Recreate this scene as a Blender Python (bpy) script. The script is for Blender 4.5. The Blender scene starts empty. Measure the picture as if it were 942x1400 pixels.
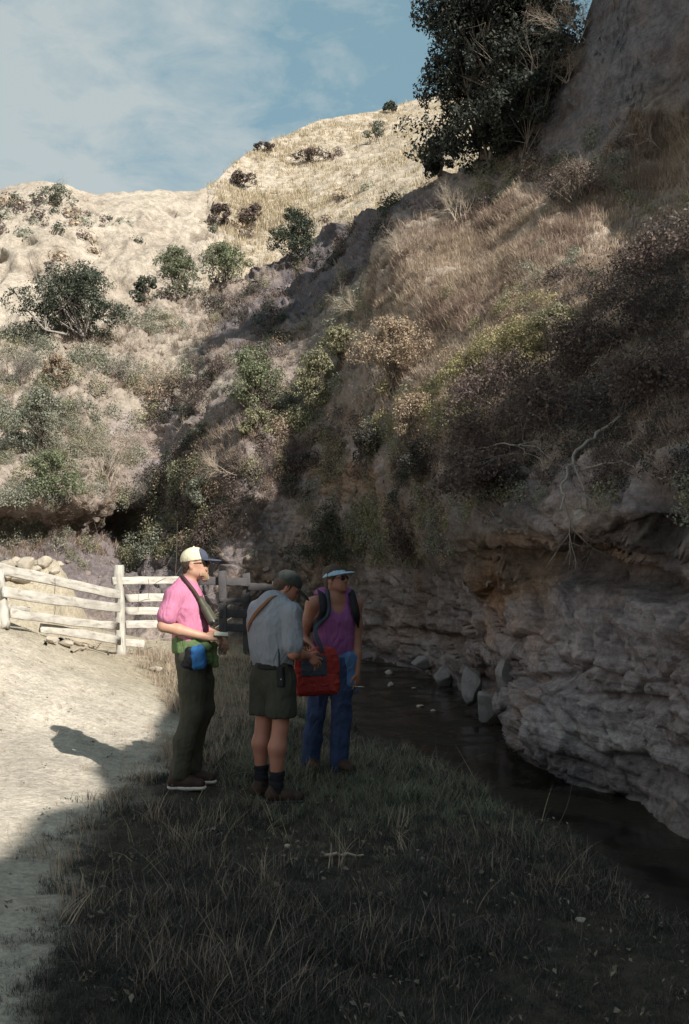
import bpy, bmesh, math, random
import numpy as np
from mathutils import Vector, Matrix, Euler

random.seed(7)
RNG = np.random.default_rng(7)
scene = bpy.context.scene
COL = scene.collection

# ------------------------------------------------------------------ camera
F = 1361.0                      # focal length in photo pixels (35 mm lens on a 36 mm tall frame)
PITCH = math.atan((780 - 700) / F)
CAMZ = 1.65
cam_data = bpy.data.cameras.new("camera")
cam_data.sensor_fit = 'VERTICAL'
cam_data.sensor_height = 36.0
cam_data.lens = 35.0
cam_data.clip_start = 0.1
cam_data.clip_end = 2000
cam = bpy.data.objects.new("camera", cam_data)
COL.objects.link(cam)
cam.location = (0, 0, CAMZ)
cam.rotation_euler = (math.pi / 2 + PITCH, 0, 0)
scene.camera = cam

# ------------------------------------------------------------------ light
SUN = Vector((0.545, -0.60, 0.585)).normalized()     # direction towards the sun
sun_el = math.asin(SUN.z)
sun_az = math.atan2(SUN.x, SUN.y)
ld = bpy.data.lights.new("sun", 'SUN')
ld.energy = 5.0
ld.angle = math.radians(0.53)
ld.color = (1.0, 0.95, 0.86)
sun = bpy.data.objects.new("sun", ld)
COL.objects.link(sun)
sun.rotation_euler = SUN.to_track_quat('Z', 'Y').to_euler()

world = bpy.data.worlds.new("World")
scene.world = world
world.use_nodes = True
wn = world.node_tree
wn.nodes.clear()


class NT:
    """tiny node-tree helper"""
    def __init__(self, tree):
        self.t = tree
    def n(self, typ, inp=None, **props):
        nd = self.t.nodes.new(typ)
        for k, v in props.items():
            setattr(nd, k, v)
        for k, v in (inp or {}).items():
            s = nd.inputs[k]
            if hasattr(v, 'is_linked') or isinstance(v, bpy.types.NodeSocket):
                self.t.links.new(v, s)
            else:
                s.default_value = v
        return nd
    def link(self, a, b):
        self.t.links.new(a, b)
    def ramp(self, fac, stops, interp='LINEAR'):
        nd = self.n('ShaderNodeValToRGB', {0: fac})
        cr = nd.color_ramp
        cr.interpolation = interp
        while len(cr.elements) < len(stops):
            cr.elements.new(0.5)
        for e, (p, c) in zip(cr.elements, stops):
            e.position = p
            e.color = (c[0], c[1], c[2], 1) if hasattr(c, '__len__') else (c, c, c, 1)
        return nd.outputs[0]
    def mix(self, fac, a, b, mode='MIX'):
        nd = self.n('ShaderNodeMix', data_type='RGBA', blend_type=mode)
        for i, v in ((0, fac), (6, a), (7, b)):
            s = nd.inputs[i]
            if isinstance(v, bpy.types.NodeSocket):
                self.t.links.new(v, s)
            elif hasattr(v, '__len__'):
                s.default_value = (v[0], v[1], v[2], 1)
            else:
                s.default_value = v
        return nd.outputs[2]
    def math(self, op, a, b=0.0, c=0.0, clamp=False):
        nd = self.n('ShaderNodeMath', operation=op, use_clamp=clamp)
        for i, v in enumerate((a, b, c)):
            if isinstance(v, bpy.types.NodeSocket):
                self.t.links.new(v, nd.inputs[i])
            else:
                nd.inputs[i].default_value = v
        return nd.outputs[0]


W = NT(wn)
sky = W.n('ShaderNodeTexSky', sky_type='NISHITA', sun_disc=False)
sky.sun_elevation = sun_el
sky.sun_rotation = sun_az
sky.altitude = 50
sky.air_density = 1.0
sky.dust_density = 1.4
sky.ozone_density = 1.2
geo = W.n('ShaderNodeNewGeometry')
sep = W.n('ShaderNodeSeparateXYZ', {0: geo.outputs['Incoming']})
# direction = -incoming ; project on a cloud layer overhead
zc = W.math('MAXIMUM', W.math('MULTIPLY', sep.outputs[2], -1.0), 0.03)
ux = W.math('DIVIDE', W.math('MULTIPLY', sep.outputs[0], -1.0), W.math('ADD', zc, 0.12))
uy = W.math('DIVIDE', W.math('MULTIPLY', sep.outputs[1], -1.0), W.math('ADD', zc, 0.12))
cv = W.n('ShaderNodeCombineXYZ', {0: ux, 1: uy, 2: 0.0})
big = W.n('ShaderNodeTexNoise', {'Vector': cv.outputs[0], 'Scale': 0.9, 'Detail': 3.0, 'Roughness': 0.5})
sml = W.n('ShaderNodeTexNoise', {'Vector': cv.outputs[0], 'Scale': 7.0, 'Detail': 6.0, 'Roughness': 0.62, 'Distortion': 0.3})
# altocumulus bank spreading from the west (photo left) over the sky
bank = W.math('ADD', W.math('MULTIPLY', ux, -0.95), W.math('MULTIPLY', big.outputs[0], 0.9))
bank = W.math('SMOOTH_MIN', W.math('SUBTRACT', bank, 0.50), 1.0, 0.3)
cl = W.math('MULTIPLY_ADD', sml.outputs[0], 1.15, bank)
cl = W.math('SUBTRACT', cl, 0.52)
clm = W.ramp(cl, [(0.0, 0.0), (0.15, 0.35), (0.45, 0.95)])
skyc = W.mix(1.0, sky.outputs[0], (1.03, 1.0, .95), 'MULTIPLY')
skyc = W.mix(0.6, skyc, (2.95, 4.95, 5.6))   # thin high veil
cc = W.mix(W.math('MULTIPLY', clm, 0.85), skyc, (5.5, 6.0, 6.0))
bg = W.n('ShaderNodeBackground', {'Color': cc, 'Strength': 0.068})
wo = W.n('ShaderNodeOutputWorld', {0: bg.outputs[0]})

scene.view_settings.view_transform = 'Standard'
scene.view_settings.look = 'None'
scene.view_settings.exposure = 0.58
scene.view_settings.gamma = 1.0
scene.render.engine = 'CYCLES'
cy = scene.cycles
cy.max_bounces = 5
cy.diffuse_bounces = 3
cy.glossy_bounces = 2
cy.transmission_bounces = 3
cy.transparent_max_bounces = 4
cy.use_denoising = True
cy.use_adaptive_sampling = True

# ------------------------------------------------------------------ helpers
def at(px, py, Y):
    """the world point seen at photo pixel (px, py) at forward distance Y"""
    px = np.asarray(px, float); py = np.asarray(py, float); Y = np.asarray(Y, float)
    u = (px - 471.0) / F
    v = (700.0 - py) / F
    c, s = math.cos(PITCH), math.sin(PITCH)
    dy = c - v * s
    dz = s + v * c
    k = Y / dy
    return np.stack([u * k, Y + 0 * k, CAMZ + dz * k], -1)

def proj(p):
    p = np.asarray(p, float)
    d = p - np.array([0, 0, CAMZ])
    c, s = math.cos(PITCH), math.sin(PITCH)
    fw = d[..., 1] * c + d[..., 2] * s
    up = -d[..., 1] * s + d[..., 2] * c
    return 471 + F * d[..., 0] / fw, 700 - F * up / fw

def _hash(ix, iy, iz, seed):
    h = (ix.astype(np.uint32) * np.uint32(374761393) + iy.astype(np.uint32) * np.uint32(668265263)
         + iz.astype(np.uint32) * np.uint32(2147483647) + np.uint32(seed * 1274126177 & 0xffffffff))
    h = (h ^ (h >> np.uint32(13))) * np.uint32(1274126177)
    h = (h ^ (h >> np.uint32(16))) * np.uint32(2246822519)
    h = h ^ (h >> np.uint32(15))
    return h.astype(np.float64) / 4294967295.0

def vnoise(p, seed=0):
    p = np.asarray(p, float)
    i = np.floor(p).astype(np.int64)
    f = p - i
    f = f * f * f * (f * (f * 6 - 15) + 10)
    out = 0
    for dx in (0, 1):
        wx = f[:, 0] if dx else 1 - f[:, 0]
        for dy in (0, 1):
            wy = f[:, 1] if dy else 1 - f[:, 1]
            for dz in (0, 1):
                wz = f[:, 2] if dz else 1 - f[:, 2]
                out = out + wx * wy * wz * _hash(i[:, 0] + dx, i[:, 1] + dy, i[:, 2] + dz, seed)
    return out * 2 - 1

def fbm(p, octv=4, seed=0, gain=0.5, lac=2.03):
    a, s, t = 1.0, 0, 0
    q = np.array(p, float)
    for k in range(octv):
        s = s + a * vnoise(q, seed + k * 17); t += a
        a *= gain; q = q * lac + 11.3
    return s / t

def ridged(p, octv=4, seed=0, gain=0.5):
    a, s, t = 1.0, 0, 0
    q = np.array(p, float)
    for k in range(octv):
        s = s + a * (1 - np.abs(vnoise(q, seed + k * 13)) * 2); t += a
        a *= gain; q = q * 2.1 + 5.7
    return s / t

def worley(p, seed=0):
    """F1, F2 and a random value of the nearest cell"""
    p = np.asarray(p, float)
    i = np.floor(p).astype(np.int64)
    f1 = np.full(len(p), 9.0); f2 = np.full(len(p), 9.0); rv = np.zeros(len(p))
    for dx in (-1, 0, 1):
        for dy in (-1, 0, 1):
            for dz in (-1, 0, 1):
                a, b, c = i[:, 0] + dx, i[:, 1] + dy, i[:, 2] + dz
                q = np.stack([a + _hash(a, b, c, seed), b + _hash(a, b, c, seed + 1), c + _hash(a, b, c, seed + 2)], -1)
                d = np.linalg.norm(p - q, axis=1)
                near = d < f1
                f2 = np.where(near, f1, np.minimum(f2, d))
                rv = np.where(near, _hash(a, b, c, seed + 3), rv)
                f1 = np.where(near, d, f1)
    return f1, f2, rv

def smooth(a, b, x):
    t = np.clip((np.asarray(x, float) - a) / (b - a), 0, 1)
    return t * t * (3 - 2 * t)

def tps(ctrl, vals, lam=1e-3):
    c = np.asarray(ctrl, float); v = np.asarray(vals, float)
    n = len(c)
    def U(r2):
        return np.where(r2 > 0, r2 * np.log(r2 + 1e-12), 0)
    r2 = ((c[:, None] - c[None]) ** 2).sum(-1)
    K = U(r2) + lam * np.eye(n)
    P = np.c_[np.ones(n), c]
    A = np.block([[K, P], [P.T, np.zeros((3, 3))]])
    w = np.linalg.solve(A, np.r_[v, np.zeros(3)])
    def f(q):
        q = np.asarray(q, float)
        out = np.empty(len(q))
        for s in range(0, len(q), 20000):
            b = q[s:s + 20000]
            r = ((b[:, None] - c[None]) ** 2).sum(-1)
            out[s:s + 20000] = U(r) @ w[:n] + w[n] + b @ w[n + 1:]
        return out
    return f

def link(name, me, mats=None, parent=None, smooth_shade=False):
    if mats is not None:
        for m in (mats if isinstance(mats, (list, tuple)) else [mats]):
            me.materials.append(m)
    if smooth_shade and len(me.polygons):
        me.polygons.foreach_set('use_smooth', np.ones(len(me.polygons), bool))
    o = bpy.data.objects.new(name, me)
    COL.objects.link(o)
    if parent is not None:
        o.parent = parent
    return o

def tag(o, label=None, cat=None, group=None, kind=None):
    if label: o['label'] = label
    if cat: o['category'] = cat
    if group: o['group'] = group
    if kind: o['kind'] = kind
    return o

def empty(name, loc=(0, 0, 0), rot=(0, 0, 0)):
    o = bpy.data.objects.new(name, None)
    o.empty_display_size = 0.2
    o.location = loc
    o.rotation_euler = rot
    COL.objects.link(o)
    return o

def mesh_np(name, V, Q=None, T=None, attrs=None):
    """mesh from numpy: quads Q (n,4) and/or triangles T (n,3); attrs = {name: (N,3) colour}"""
    V = np.asarray(V, np.float32)
    me = bpy.data.meshes.new(name)
    parts, tot = [], []
    if Q is not None and len(Q):
        parts.append(np.asarray(Q, np.int32).ravel()); tot.append(np.full(len(Q), 4, np.int32))
    if T is not None and len(T):
        parts.append(np.asarray(T, np.int32).ravel()); tot.append(np.full(len(T), 3, np.int32))
    li = np.concatenate(parts); tt = np.concatenate(tot)
    me.vertices.add(len(V)); me.vertices.foreach_set('co', V.ravel())
    me.loops.add(len(li)); me.loops.foreach_set('vertex_index', li)
    me.polygons.add(len(tt))
    st = np.zeros(len(tt), np.int32); st[1:] = np.cumsum(tt)[:-1]
    me.polygons.foreach_set('loop_start', st)
    me.update(calc_edges=True)
    for k, c in (attrs or {}).items():
        c = np.asarray(c, np.float32)
        if c.ndim == 1:
            a = me.attributes.new(k, 'FLOAT', 'POINT'); a.data.foreach_set('value', c)
        else:
            a = me.color_attributes.new(k, 'FLOAT_COLOR', 'POINT')
            rgba = np.ones((len(V), 4), np.float32); rgba[:, :3] = c
            a.data.foreach_set('color', rgba.ravel())
    me.validate()
    return me

def grid_quads(nu, nv):
    i = np.arange(nu * nv).reshape(nu, nv)
    return np.stack([i[:-1, :-1], i[1:, :-1], i[1:, 1:], i[:-1, 1:]], -1).reshape(-1, 4)

def grid_normals(P):
    du = np.gradient(P, axis=0); dv = np.gradient(P, axis=1)
    n = np.cross(du, dv)
    n /= np.linalg.norm(n, axis=-1, keepdims=True) + 1e-12
    return n

# ------------------------------------------------------------------ materials
def mat(name, base, rough=0.85, noise=None, bump=None, spec=0.2, attr=None, rnd=0.0, trans=0.0):
    """procedural Principled material: base colour (or attribute) varied by noise,
    noise=(scale, amount, colour2), bump=(scale, strength, distance)"""
    m = bpy.data.materials.new(name)
    m.use_nodes = True
    t = NT(m.node_tree)
    m.node_tree.nodes.clear()
    tc = t.n('ShaderNodeTexCoord')
    col = None
    if attr:
        col = t.n('ShaderNodeAttribute', attribute_name=attr).outputs['Color']
        if base is not None:
            col = t.mix(1.0, col, base, 'MULTIPLY')
    else:
        col = t.n('ShaderNodeRGB').outputs[0]
        col.default_value = (*base, 1)
    if noise:
        sc, am, c2 = noise
        nz = t.n('ShaderNodeTexNoise', {'Vector': tc.outputs['Object'], 'Scale': sc, 'Detail': 6.0, 'Roughness': 0.6})
        f = t.ramp(nz.outputs[0], [(0.35, 0.0), (0.65, 1.0)])
        col = t.mix(t.math('MULTIPLY', f, am), col, c2)
    if rnd:
        oi = t.n('ShaderNodeObjectInfo')
        val = t.math('MULTIPLY_ADD', oi.outputs['Random'], rnd * 2, 1 - rnd)
        hs = t.n('ShaderNodeHueSaturation', {'Color': col, 'Value': val,
                 'Hue': t.math('MULTIPLY_ADD', oi.outputs['Random'], 0.03, 0.485)})
        col = hs.outputs[0]
    bs = t.n('ShaderNodeBsdfPrincipled', {'Base Color': col, 'Roughness': rough, 'Specular IOR Level': spec})
    if bump:
        sc, st, di = bump
        nb = t.n('ShaderNodeTexNoise', {'Vector': tc.outputs['Object'], 'Scale': sc, 'Detail': 8.0, 'Roughness': 0.65})
        b = t.n('ShaderNodeBump', {'Height': nb.outputs[0], 'Strength': st, 'Distance': di})
        t.link(b.outputs[0], bs.inputs['Normal'])
    sh = bs.outputs[0]
    if trans:
        tr = t.n('ShaderNodeBsdfTranslucent', {'Color': col})
        sh = t.n('ShaderNodeMixShader', {0: trans, 1: sh, 2: tr.outputs[0]}).outputs[0]
    t.n('ShaderNodeOutputMaterial', {0: sh})
    return m

def terrain_mat(name, coarse=1.0, fine=1.0):
    """earth and rock: colour per vertex (soil or rock kind) broken up by grain, pebbles and bedding"""
    m = bpy.data.materials.new(name)
    m.use_nodes = True
    t = NT(m.node_tree)
    m.node_tree.nodes.clear()
    tc = t.n('ShaderNodeTexCoord')
    P = tc.outputs['Object']
    col = t.n('ShaderNodeAttribute', attribute_name='Col').outputs['Color']
    rk = t.n('ShaderNodeAttribute', attribute_name='rock').outputs['Fac']
    n1 = t.n('ShaderNodeTexNoise', {'Vector': P, 'Scale': 1.7, 'Detail': 8.0, 'Roughness': 0.68})
    n2 = t.n('ShaderNodeTexNoise', {'Vector': P, 'Scale': 14.0, 'Detail': 6.0, 'Roughness': 0.7})
    v1 = t.n('ShaderNodeTexVoronoi', {'Vector': P, 'Scale': 9.0, 'Randomness': 1.0})
    # bedding: stretched noise along the layers
    mp = t.n('ShaderNodeMapping', {'Vector': P, 'Rotation': (0.10, 0.16, 0.0), 'Scale': (0.7, 0.7, 7.0)})
    bd = t.n('ShaderNodeTexNoise', {'Vector': mp.outputs[0], 'Scale': 2.4, 'Detail': 7.0, 'Roughness': 0.65, 'Distortion': 0.4})
    k1 = t.ramp(n1.outputs[0], [(0.30, 0.62), (0.5, 1.0), (0.72, 1.32)])
    k2 = t.ramp(n2.outputs[0], [(0.30, 0.70), (0.5, 1.0), (0.72, 1.25)])
    k3 = t.ramp(bd.outputs[0], [(0.32, 0.72), (0.5, 1.0), (0.66, 1.2)])
    n3 = t.n('ShaderNodeTexNoise', {'Vector': P, 'Scale': 4.5, 'Detail': 9.0, 'Roughness': 0.75, 'Distortion': 0.8})
    k4 = t.ramp(n3.outputs[0], [(0.30, 0.60), (0.48, 1.0), (0.72, 1.22)])
    vc = t.n('ShaderNodeTexVoronoi', {'Vector': t.n('ShaderNodeMapping', {'Vector': t.mix(0.12, P, n3.outputs[1]), 'Scale': (1.0, 1.0, 2.4)}).outputs[0], 'Scale': 1.6}, feature='DISTANCE_TO_EDGE')
    crk = t.ramp(vc.outputs[0], [(0.0, 0.0), (0.05, 1.0)])
    c = t.mix(1.0, col, k1, 'MULTIPLY')
    c = t.mix(1.0, c, k2, 'MULTIPLY')
    c = t.mix(rk, c, t.mix(1.0, c, k3, 'MULTIPLY'))
    c = t.mix(1.0, c, k4, 'MULTIPLY')
    rust = t.ramp(t.n('ShaderNodeTexNoise', {'Vector': P, 'Scale': 0.8, 'Detail': 5.0}).outputs[0], [(0.52, 0.0), (0.68, 0.55)])
    c = t.mix(t.math('MULTIPLY', rust, rk), c, t.mix(1.0, c, (1.25, 0.86, 0.55), 'MULTIPLY'))
    pb = t.ramp(v1.outputs['Distance'], [(0.10, 1.0), (0.28, 0.0)])
    h = t.math('ADD', t.math('MULTIPLY', n2.outputs[0], 0.5), t.math('MULTIPLY', n1.outputs[0], 1.0))
    h = t.math('ADD', h, t.math('MULTIPLY', pb, 0.10))
    h = t.math('ADD', h, t.math('MULTIPLY', t.math('MULTIPLY', bd.outputs[0], rk), 0.4))
    h = t.math('ADD', h, t.math('MULTIPLY', n3.outputs[0], 0.8))
    h = t.math('ADD', h, t.math('MULTIPLY', t.math('MULTIPLY', crk, rk), 0.12))
    if coarse < 1:
        n4 = t.n('ShaderNodeTexNoise', {'Vector': P, 'Scale': 38.0, 'Detail': 5.0, 'Roughness': 0.75})
        k5 = t.ramp(n4.outputs[0], [(0.30, 0.72), (0.5, 1.0), (0.72, 1.22)])
        c = t.mix(1.0, col, t.mix(1.0, k2, k5, 'MULTIPLY'), 'MULTIPLY')
        c = t.mix(coarse, c, t.mix(1.0, c, t.mix(1.0, k1, k4, 'MULTIPLY'), 'MULTIPLY'))
        h = t.math('ADD', t.math('MULTIPLY', h, coarse), t.math('ADD', t.math('MULTIPLY', n4.outputs[0], .22), t.math('MULTIPLY', n2.outputs[0], .35)))
    b = t.n('ShaderNodeBump', {'Height': h, 'Strength': 0.9, 'Distance': 0.10})
    bs = t.n('ShaderNodeBsdfPrincipled', {'Base Color': c, 'Roughness': 0.93, 'Specular IOR Level': 0.12, 'Normal': b.outputs[0]})
    t.n('ShaderNodeOutputMaterial', {0: bs.outputs[0]})
    return m

M = {}
M['earth'] = terrain_mat('earth')
M['creek_soil'] = terrain_mat('creek_soil', .35)
# ------------------------------------------------------------------ ground of the creek flat
_g = [(0,3,0),(0,5,0),(-1.2,7.5,0),(-.5,7.4,-.05),(0,8.4,-.08),(1,6,-.1),(1.5,5,-.1),(-2.1,6,.1),(-2.64,9.07,.25),(-1.9,9,.1),
      (-3.65,11,1.0),(-3.4,12.3,.74),(-3.06,13.6,.52),(-2.5,14.2,.45),(-1.7,14.6,.35),(-2.1,17,-.1),(-1,17,-.2),(-.6,14.5,.15),(-5,12,1.25),(-5.6,15,.7),
      (-3.6,16,.1),(-4.6,16.5,.3),(-5.4,20,.1),(-5,18,.2),(-6.9,20,.35),(-6.3,18,.45),(-4.2,20,0),(-2,21,-.1),(-7.9,22.5,.4),(-6.4,24,.3),(-5,23,0),(-4,24.5,0),(-3,22,0),
      (-8,10,1.7),(-5,7,.75),(-3,5,.3),(-4,2,.4),(-3,-3,.3),(3,0,-.1),(0,-5,0),(4,5,-.2),(4,15,-.2),(0,30,.2),(-8,28,.5),(8,30,0),
      (-20,10,2.6),(-20,30,2.5),(-20,-5,2.5),(10,-8,0),(-1.5,11,.12),(-.6,10,-.02),(0.3,10,-.1),(-2.3,12,.32),(0.2,13,-.1),(0.3,16,-.25)]
_gf = tps([(a, b) for a, b, c in _g], [c for a, b, c in _g], 0.05)
CREEK = np.array([(3.0,-20),(3.0,2),(3.05,5),(2.65,7.5),(2.0,9.6),(1.45,11.5),(1.05,14),(1.1,17),(.9,20.5),(-.3,23.3),(-2.5,25),(-5,26),(-9,28)])
WATER_Z = -0.52

FEET = [(at(258,1073,7.5)), (at(376,1094,7.4)), (at(446,1052,8.4))]

def creek_dist(x, y):
    p = np.stack([x, y], -1)
    best = np.full(len(p), 1e9); wid = np.zeros(len(p))
    for k in range(len(CREEK) - 1):
        a, b = CREEK[k], CREEK[k + 1]
        ab = b - a
        t = np.clip(((p - a) @ ab) / (ab @ ab), 0, 1)
        d = np.linalg.norm(p - (a + t[:, None] * ab), axis=1)
        best = np.minimum(best, d)
    return best

def ground_z(x, y, detail=True):
    x = np.asarray(x, float); y = np.asarray(y, float)
    sh = x.shape
    x = x.ravel(); y = y.ravel()
    cx = np.clip(x, -20, 10); cyy = np.clip(y, -8, 30)
    z = _gf(np.stack([cx, cyy], -1))
    z = np.minimum(z, 8)
    md = smooth(-5.35, -6.05, x + .25 * vnoise(np.stack([x, y, 0 * x], -1) * 1.5, 8)) * np.exp(-((y - 20.6) / 1.25) ** 2) * smooth(-14, -11, x)
    z = z + md * np.maximum(1.72 + .10 * (-6.0 - x) + .35 * fbm(np.stack([x, y, 0 * x], -1) * 2.0, 4, 9) - z, 0)
    d = creek_dist(x, y)
    p = np.stack([x, y, 0 * x], -1)
    d = d + 0.22 * vnoise(p * 1.3, 5) + 0.1 * vnoise(p * 4.1, 6)
    half = 0.60 + 0.45 * smooth(8, 18, y)
    carve = 1 - smooth(half - 0.15, half + 0.75, d)
    z = z * (1 - carve) + (WATER_Z - 0.35) * carve
    for fx, fy, fz in FEET:
        w = np.exp(-(((x - fx) / .42) ** 2 + ((y - fy) / .30) ** 2))
        z = z * (1 - w) + fz * w
    if detail:
        z = z + (1 - sum(np.exp(-(((x - fx) / .42) ** 2 + ((y - fy) / .30) ** 2)) for fx, fy, fz in FEET).clip(0, 1)) * 0.03 * fbm(p * 2.3, 4, 33)
        z = z + 0.05 * (fbm(p * 0.9, 4, 31)) * (1 - carve) * smooth(.4, 1.2, np.min([np.hypot(x - fx, y - fy) for fx, fy, fz in FEET], axis=0)) + 0.016 * fbm(p * 5, 3, 32)
    return z.reshape(sh)

def path_mask(x, y):
    """1 on the bare dirt at the left, 0 on the grass"""
    edge = np.interp(y, [0, 3.5, 4.5, 6.0, 6.8, 7.6, 9, 11, 12.5, 14, 30], [-.3, -1.07, -1.30, -1.62, -1.60, -1.42, -1.45, -1.9, -2.35, -2.9, -2.9])
    p = np.stack([np.ravel(x), np.ravel(y), 0 * np.ravel(x)], -1)
    w = (0.22 * fbm(p * 1.2, 3, 77) + 0.12 * vnoise(p * 5, 78)).reshape(np.shape(x))
    return smooth(0.25, -0.25, np.asarray(x) - edge + w)

ys = np.concatenate([np.arange(-60, -2, 2.0), np.arange(-2, 3, .25), np.arange(3, 16, .06), np.arange(16, 30, .14), np.arange(30, 75, 2.5)])
xs = np.concatenate([np.arange(-70, -12, 3.0), np.arange(-12, -5, .14), np.arange(-5, 4.2, .06), np.arange(4.2, 14, .5), np.arange(14, 60, 4.0)])
GX, GY = np.meshgrid(xs, ys, indexing='ij')
GZ = ground_z(GX, GY)
gp = np.stack([GX, GY, GZ], -1).reshape(-1, 3)
pm = path_mask(GX, GY).ravel()
cd = creek_dist(gp[:, 0], gp[:, 1])
nz = fbm(gp * 1.5, 4, 41)[:, None]
c_path = np.array([.53, .47, .395]); c_soil = np.array([.085, .070, .055]); c_mud = np.array([.035, .028, .022])
gc = c_soil + (c_path - c_soil) * pm[:, None]
dry = smooth(9.5, 12, gp[:, 1])[:, None] * smooth(0.3, -1.0, gp[:, 0])[:, None]
gc = gc * (1 - .6 * dry) + np.array([.36, .31, .21]) * .6 * dry
mud = smooth(1.35, .8, cd)[:, None]
gc = gc * (1 - mud) + c_mud * mud
gc = gc * (1 + .18 * nz)
me = mesh_np('ground', gp, grid_quads(len(xs), len(ys)), attrs={'Col': gc, 'rock': 0 * pm})
g_obj = link('ground', me, M['creek_soil'], smooth_shade=True)
tag(g_obj, kind='structure')

# creek water
def water_mat():
    m = bpy.data.materials.new('creek_water'); m.use_nodes = True
    t = NT(m.node_tree); m.node_tree.nodes.clear()
    tc = t.n('ShaderNodeTexCoord')
    n1 = t.n('ShaderNodeTexNoise', {'Vector': tc.outputs['Object'], 'Scale': 3.0, 'Detail': 4.0})
    b = t.n('ShaderNodeBump', {'Height': n1.outputs[0], 'Strength': 0.12, 'Distance': 0.05})
    n2 = t.n('ShaderNodeTexNoise', {'Vector': tc.outputs['Object'], 'Scale': 1.6, 'Detail': 5.0})
    c = t.ramp(n2.outputs[0], [(0.4, (.012, .010, .009)), (0.65, (.024, .020, .014))])
    r = t.ramp(n2.outputs[0], [(0.45, 0.12), (0.62, 0.5)])
    bs = t.n('ShaderNodeBsdfPrincipled', {'Base Color': c, 'Roughness': r, 'IOR': 1.33, 'Specular IOR Level': 0.35, 'Normal': b.outputs[0]})
    t.n('ShaderNodeOutputMaterial', {0: bs.outputs[0]})
    return m
M['water'] = water_mat()
wx = np.linspace(-14, 6, 60); wy = np.linspace(-20, 32, 120)
WX, WY = np.meshgrid(wx, wy, indexing='ij')
wp = np.stack([WX, WY, WX * 0 + WATER_Z], -1).reshape(-1, 3)
w_obj = link('creek_water', mesh_np('creek_water', wp, grid_quads(60, 120)), M['water'], smooth_shade=True)
tag(w_obj, kind='structure')

# ------------------------------------------------------------------ canyon wall (one continuous hillside)
A_BASE = [(-420,840),(-250,840),(0,850),(100,880),(200,890),(300,905),(400,915),(480,925),(560,935),(640,965),(680,1000),(700,1050),(760,1085),(860,1125),(942,1165),(1060,1240),(1130,1290)]
A_TOP = [(-420,480),(-250,470),(0,460),(100,450),(160,430),(250,410),(350,372),(440,318),(520,285),(600,240),(640,222),(700,205),(728,180),(740,130),(775,85),(810,40),(840,-60),(880,-260),(942,-430),(1060,-560),(1130,-600)]
A_CTRL = [
 (1130,1290,6.9),(1130,1000,6.9),(1130,800,6.8),(1130,650,6.8),(1130,500,8.6),(1130,300,12.5),(1130,100,16.5),(1130,-300,20.5),(1130,-580,23),
 (1040,1190,7.6),(1040,1000,7.5),(1040,800,7.5),(1040,650,7.3),(1040,500,9.3),(1040,300,14),(1040,100,18),(1040,-250,22),(1040,-540,25),
 (942,1165,8.2),(942,1100,8.5),(942,1000,8.35),(942,900,8.15),(942,800,8.5),(942,770,8.5),(942,720,7.75),(942,650,7.9),(942,600,8.6),(942,500,10.5),(942,400,13.3),(942,300,18),(942,220,21),(942,150,22),(942,50,21.5),(942,-170,24),(942,-420,26.5),(860,-200,26.5),
 (860,1085,9.6),(860,980,9.35),(860,900,9.2),(860,800,9.7),(860,765,9.5),(860,720,8.9),(860,650,9.2),(860,560,10.6),(860,450,13.5),(860,330,18.8),(860,240,22),(860,150,22.5),(860,0,24.5),
 (780,1060,10.5),(780,950,10.3),(780,860,10.2),(780,790,10.9),(780,730,9.9),(780,660,10.2),(780,580,11.8),(780,450,15.5),(780,330,19.5),(780,260,22.5),(780,200,24.3),(780,100,25.6),
 (705,1030,12),(705,960,11.8),(693,1010,12.1),(693,955,12.0),(682,1000,15.2),(682,940,14.6),(705,870,11.8),(700,800,12.5),(690,745,11.4),(700,690,11.4),(700,620,12.8),(700,520,15.5),(700,400,19.5),(700,300,23.5),(700,220,26.5),
 (672,980,16.0),(660,900,15),(655,850,14.2),(650,800,14),(648,735,12.3),(650,680,12.8),(650,600,14.5),(650,480,18.5),(650,380,22),(650,300,25),(650,240,28),
 (600,930,20.5),(600,860,19.5),(600,780,18.3),(600,700,16.7),(600,620,16.5),(600,540,18.5),(600,440,21.5),(600,350,24.2),(600,280,28.5),(600,245,31),
 (540,910,23),(540,850,22.3),(540,790,21.9),(540,700,20),(540,620,19.7),(540,540,21),(540,450,23.5),(540,380,25),(545,330,28),(540,285,33),
 (480,900,25),(480,830,24.2),(480,760,23.8),(480,680,23),(480,600,22.7),(480,520,24),(480,450,27),(490,400,31),(480,350,39),(480,305,42),
 (400,890,25.5),(400,800,25),(400,700,25),(400,620,25.7),(400,540,28),(400,470,32),(400,400,40),(400,350,43.5),
 (340,885,24.6),(340,790,24.6),(340,700,25),(340,620,25.6),(340,540,27.6),(340,470,32.5),
 (300,880,25),(300,780,25),(300,700,25.3),(300,600,27.0),(300,500,32),(300,430,39),(300,395,42.5),
 (230,860,24.5),(230,760,27.2),(230,700,28.8),(230,600,31.6),(230,520,34.2),(230,430,39),
 (170,840,25.5),(170,760,29),(170,712,31),(170,694,29.4),(170,640,31),(170,580,32),(170,500,34.5),(170,440,38),
 (120,830,26),(120,760,27.4),(120,716,27.9),(120,690,26.6),(120,640,28.8),(120,560,31.2),(120,480,34.5),(120,450,37),
 (60,820,24.6),(60,750,26),(60,716,26.3),(60,690,25),(60,640,27.6),(60,560,30.6),
 (0,810,23.6),(0,745,25.2),(0,714,25.5),(0,690,24.2),(0,640,27),(0,560,30.5),(0,500,33),(0,460,36),
 (-250,790,20),(-250,700,24),(-250,560,30),(-250,470,35),(-420,790,20),(-420,480,34)]

_af = tps([(a / 500, b / 500) for a, b, c in A_CTRL], [math.log(c) for a, b, c in A_CTRL], 2e-4)

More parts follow.
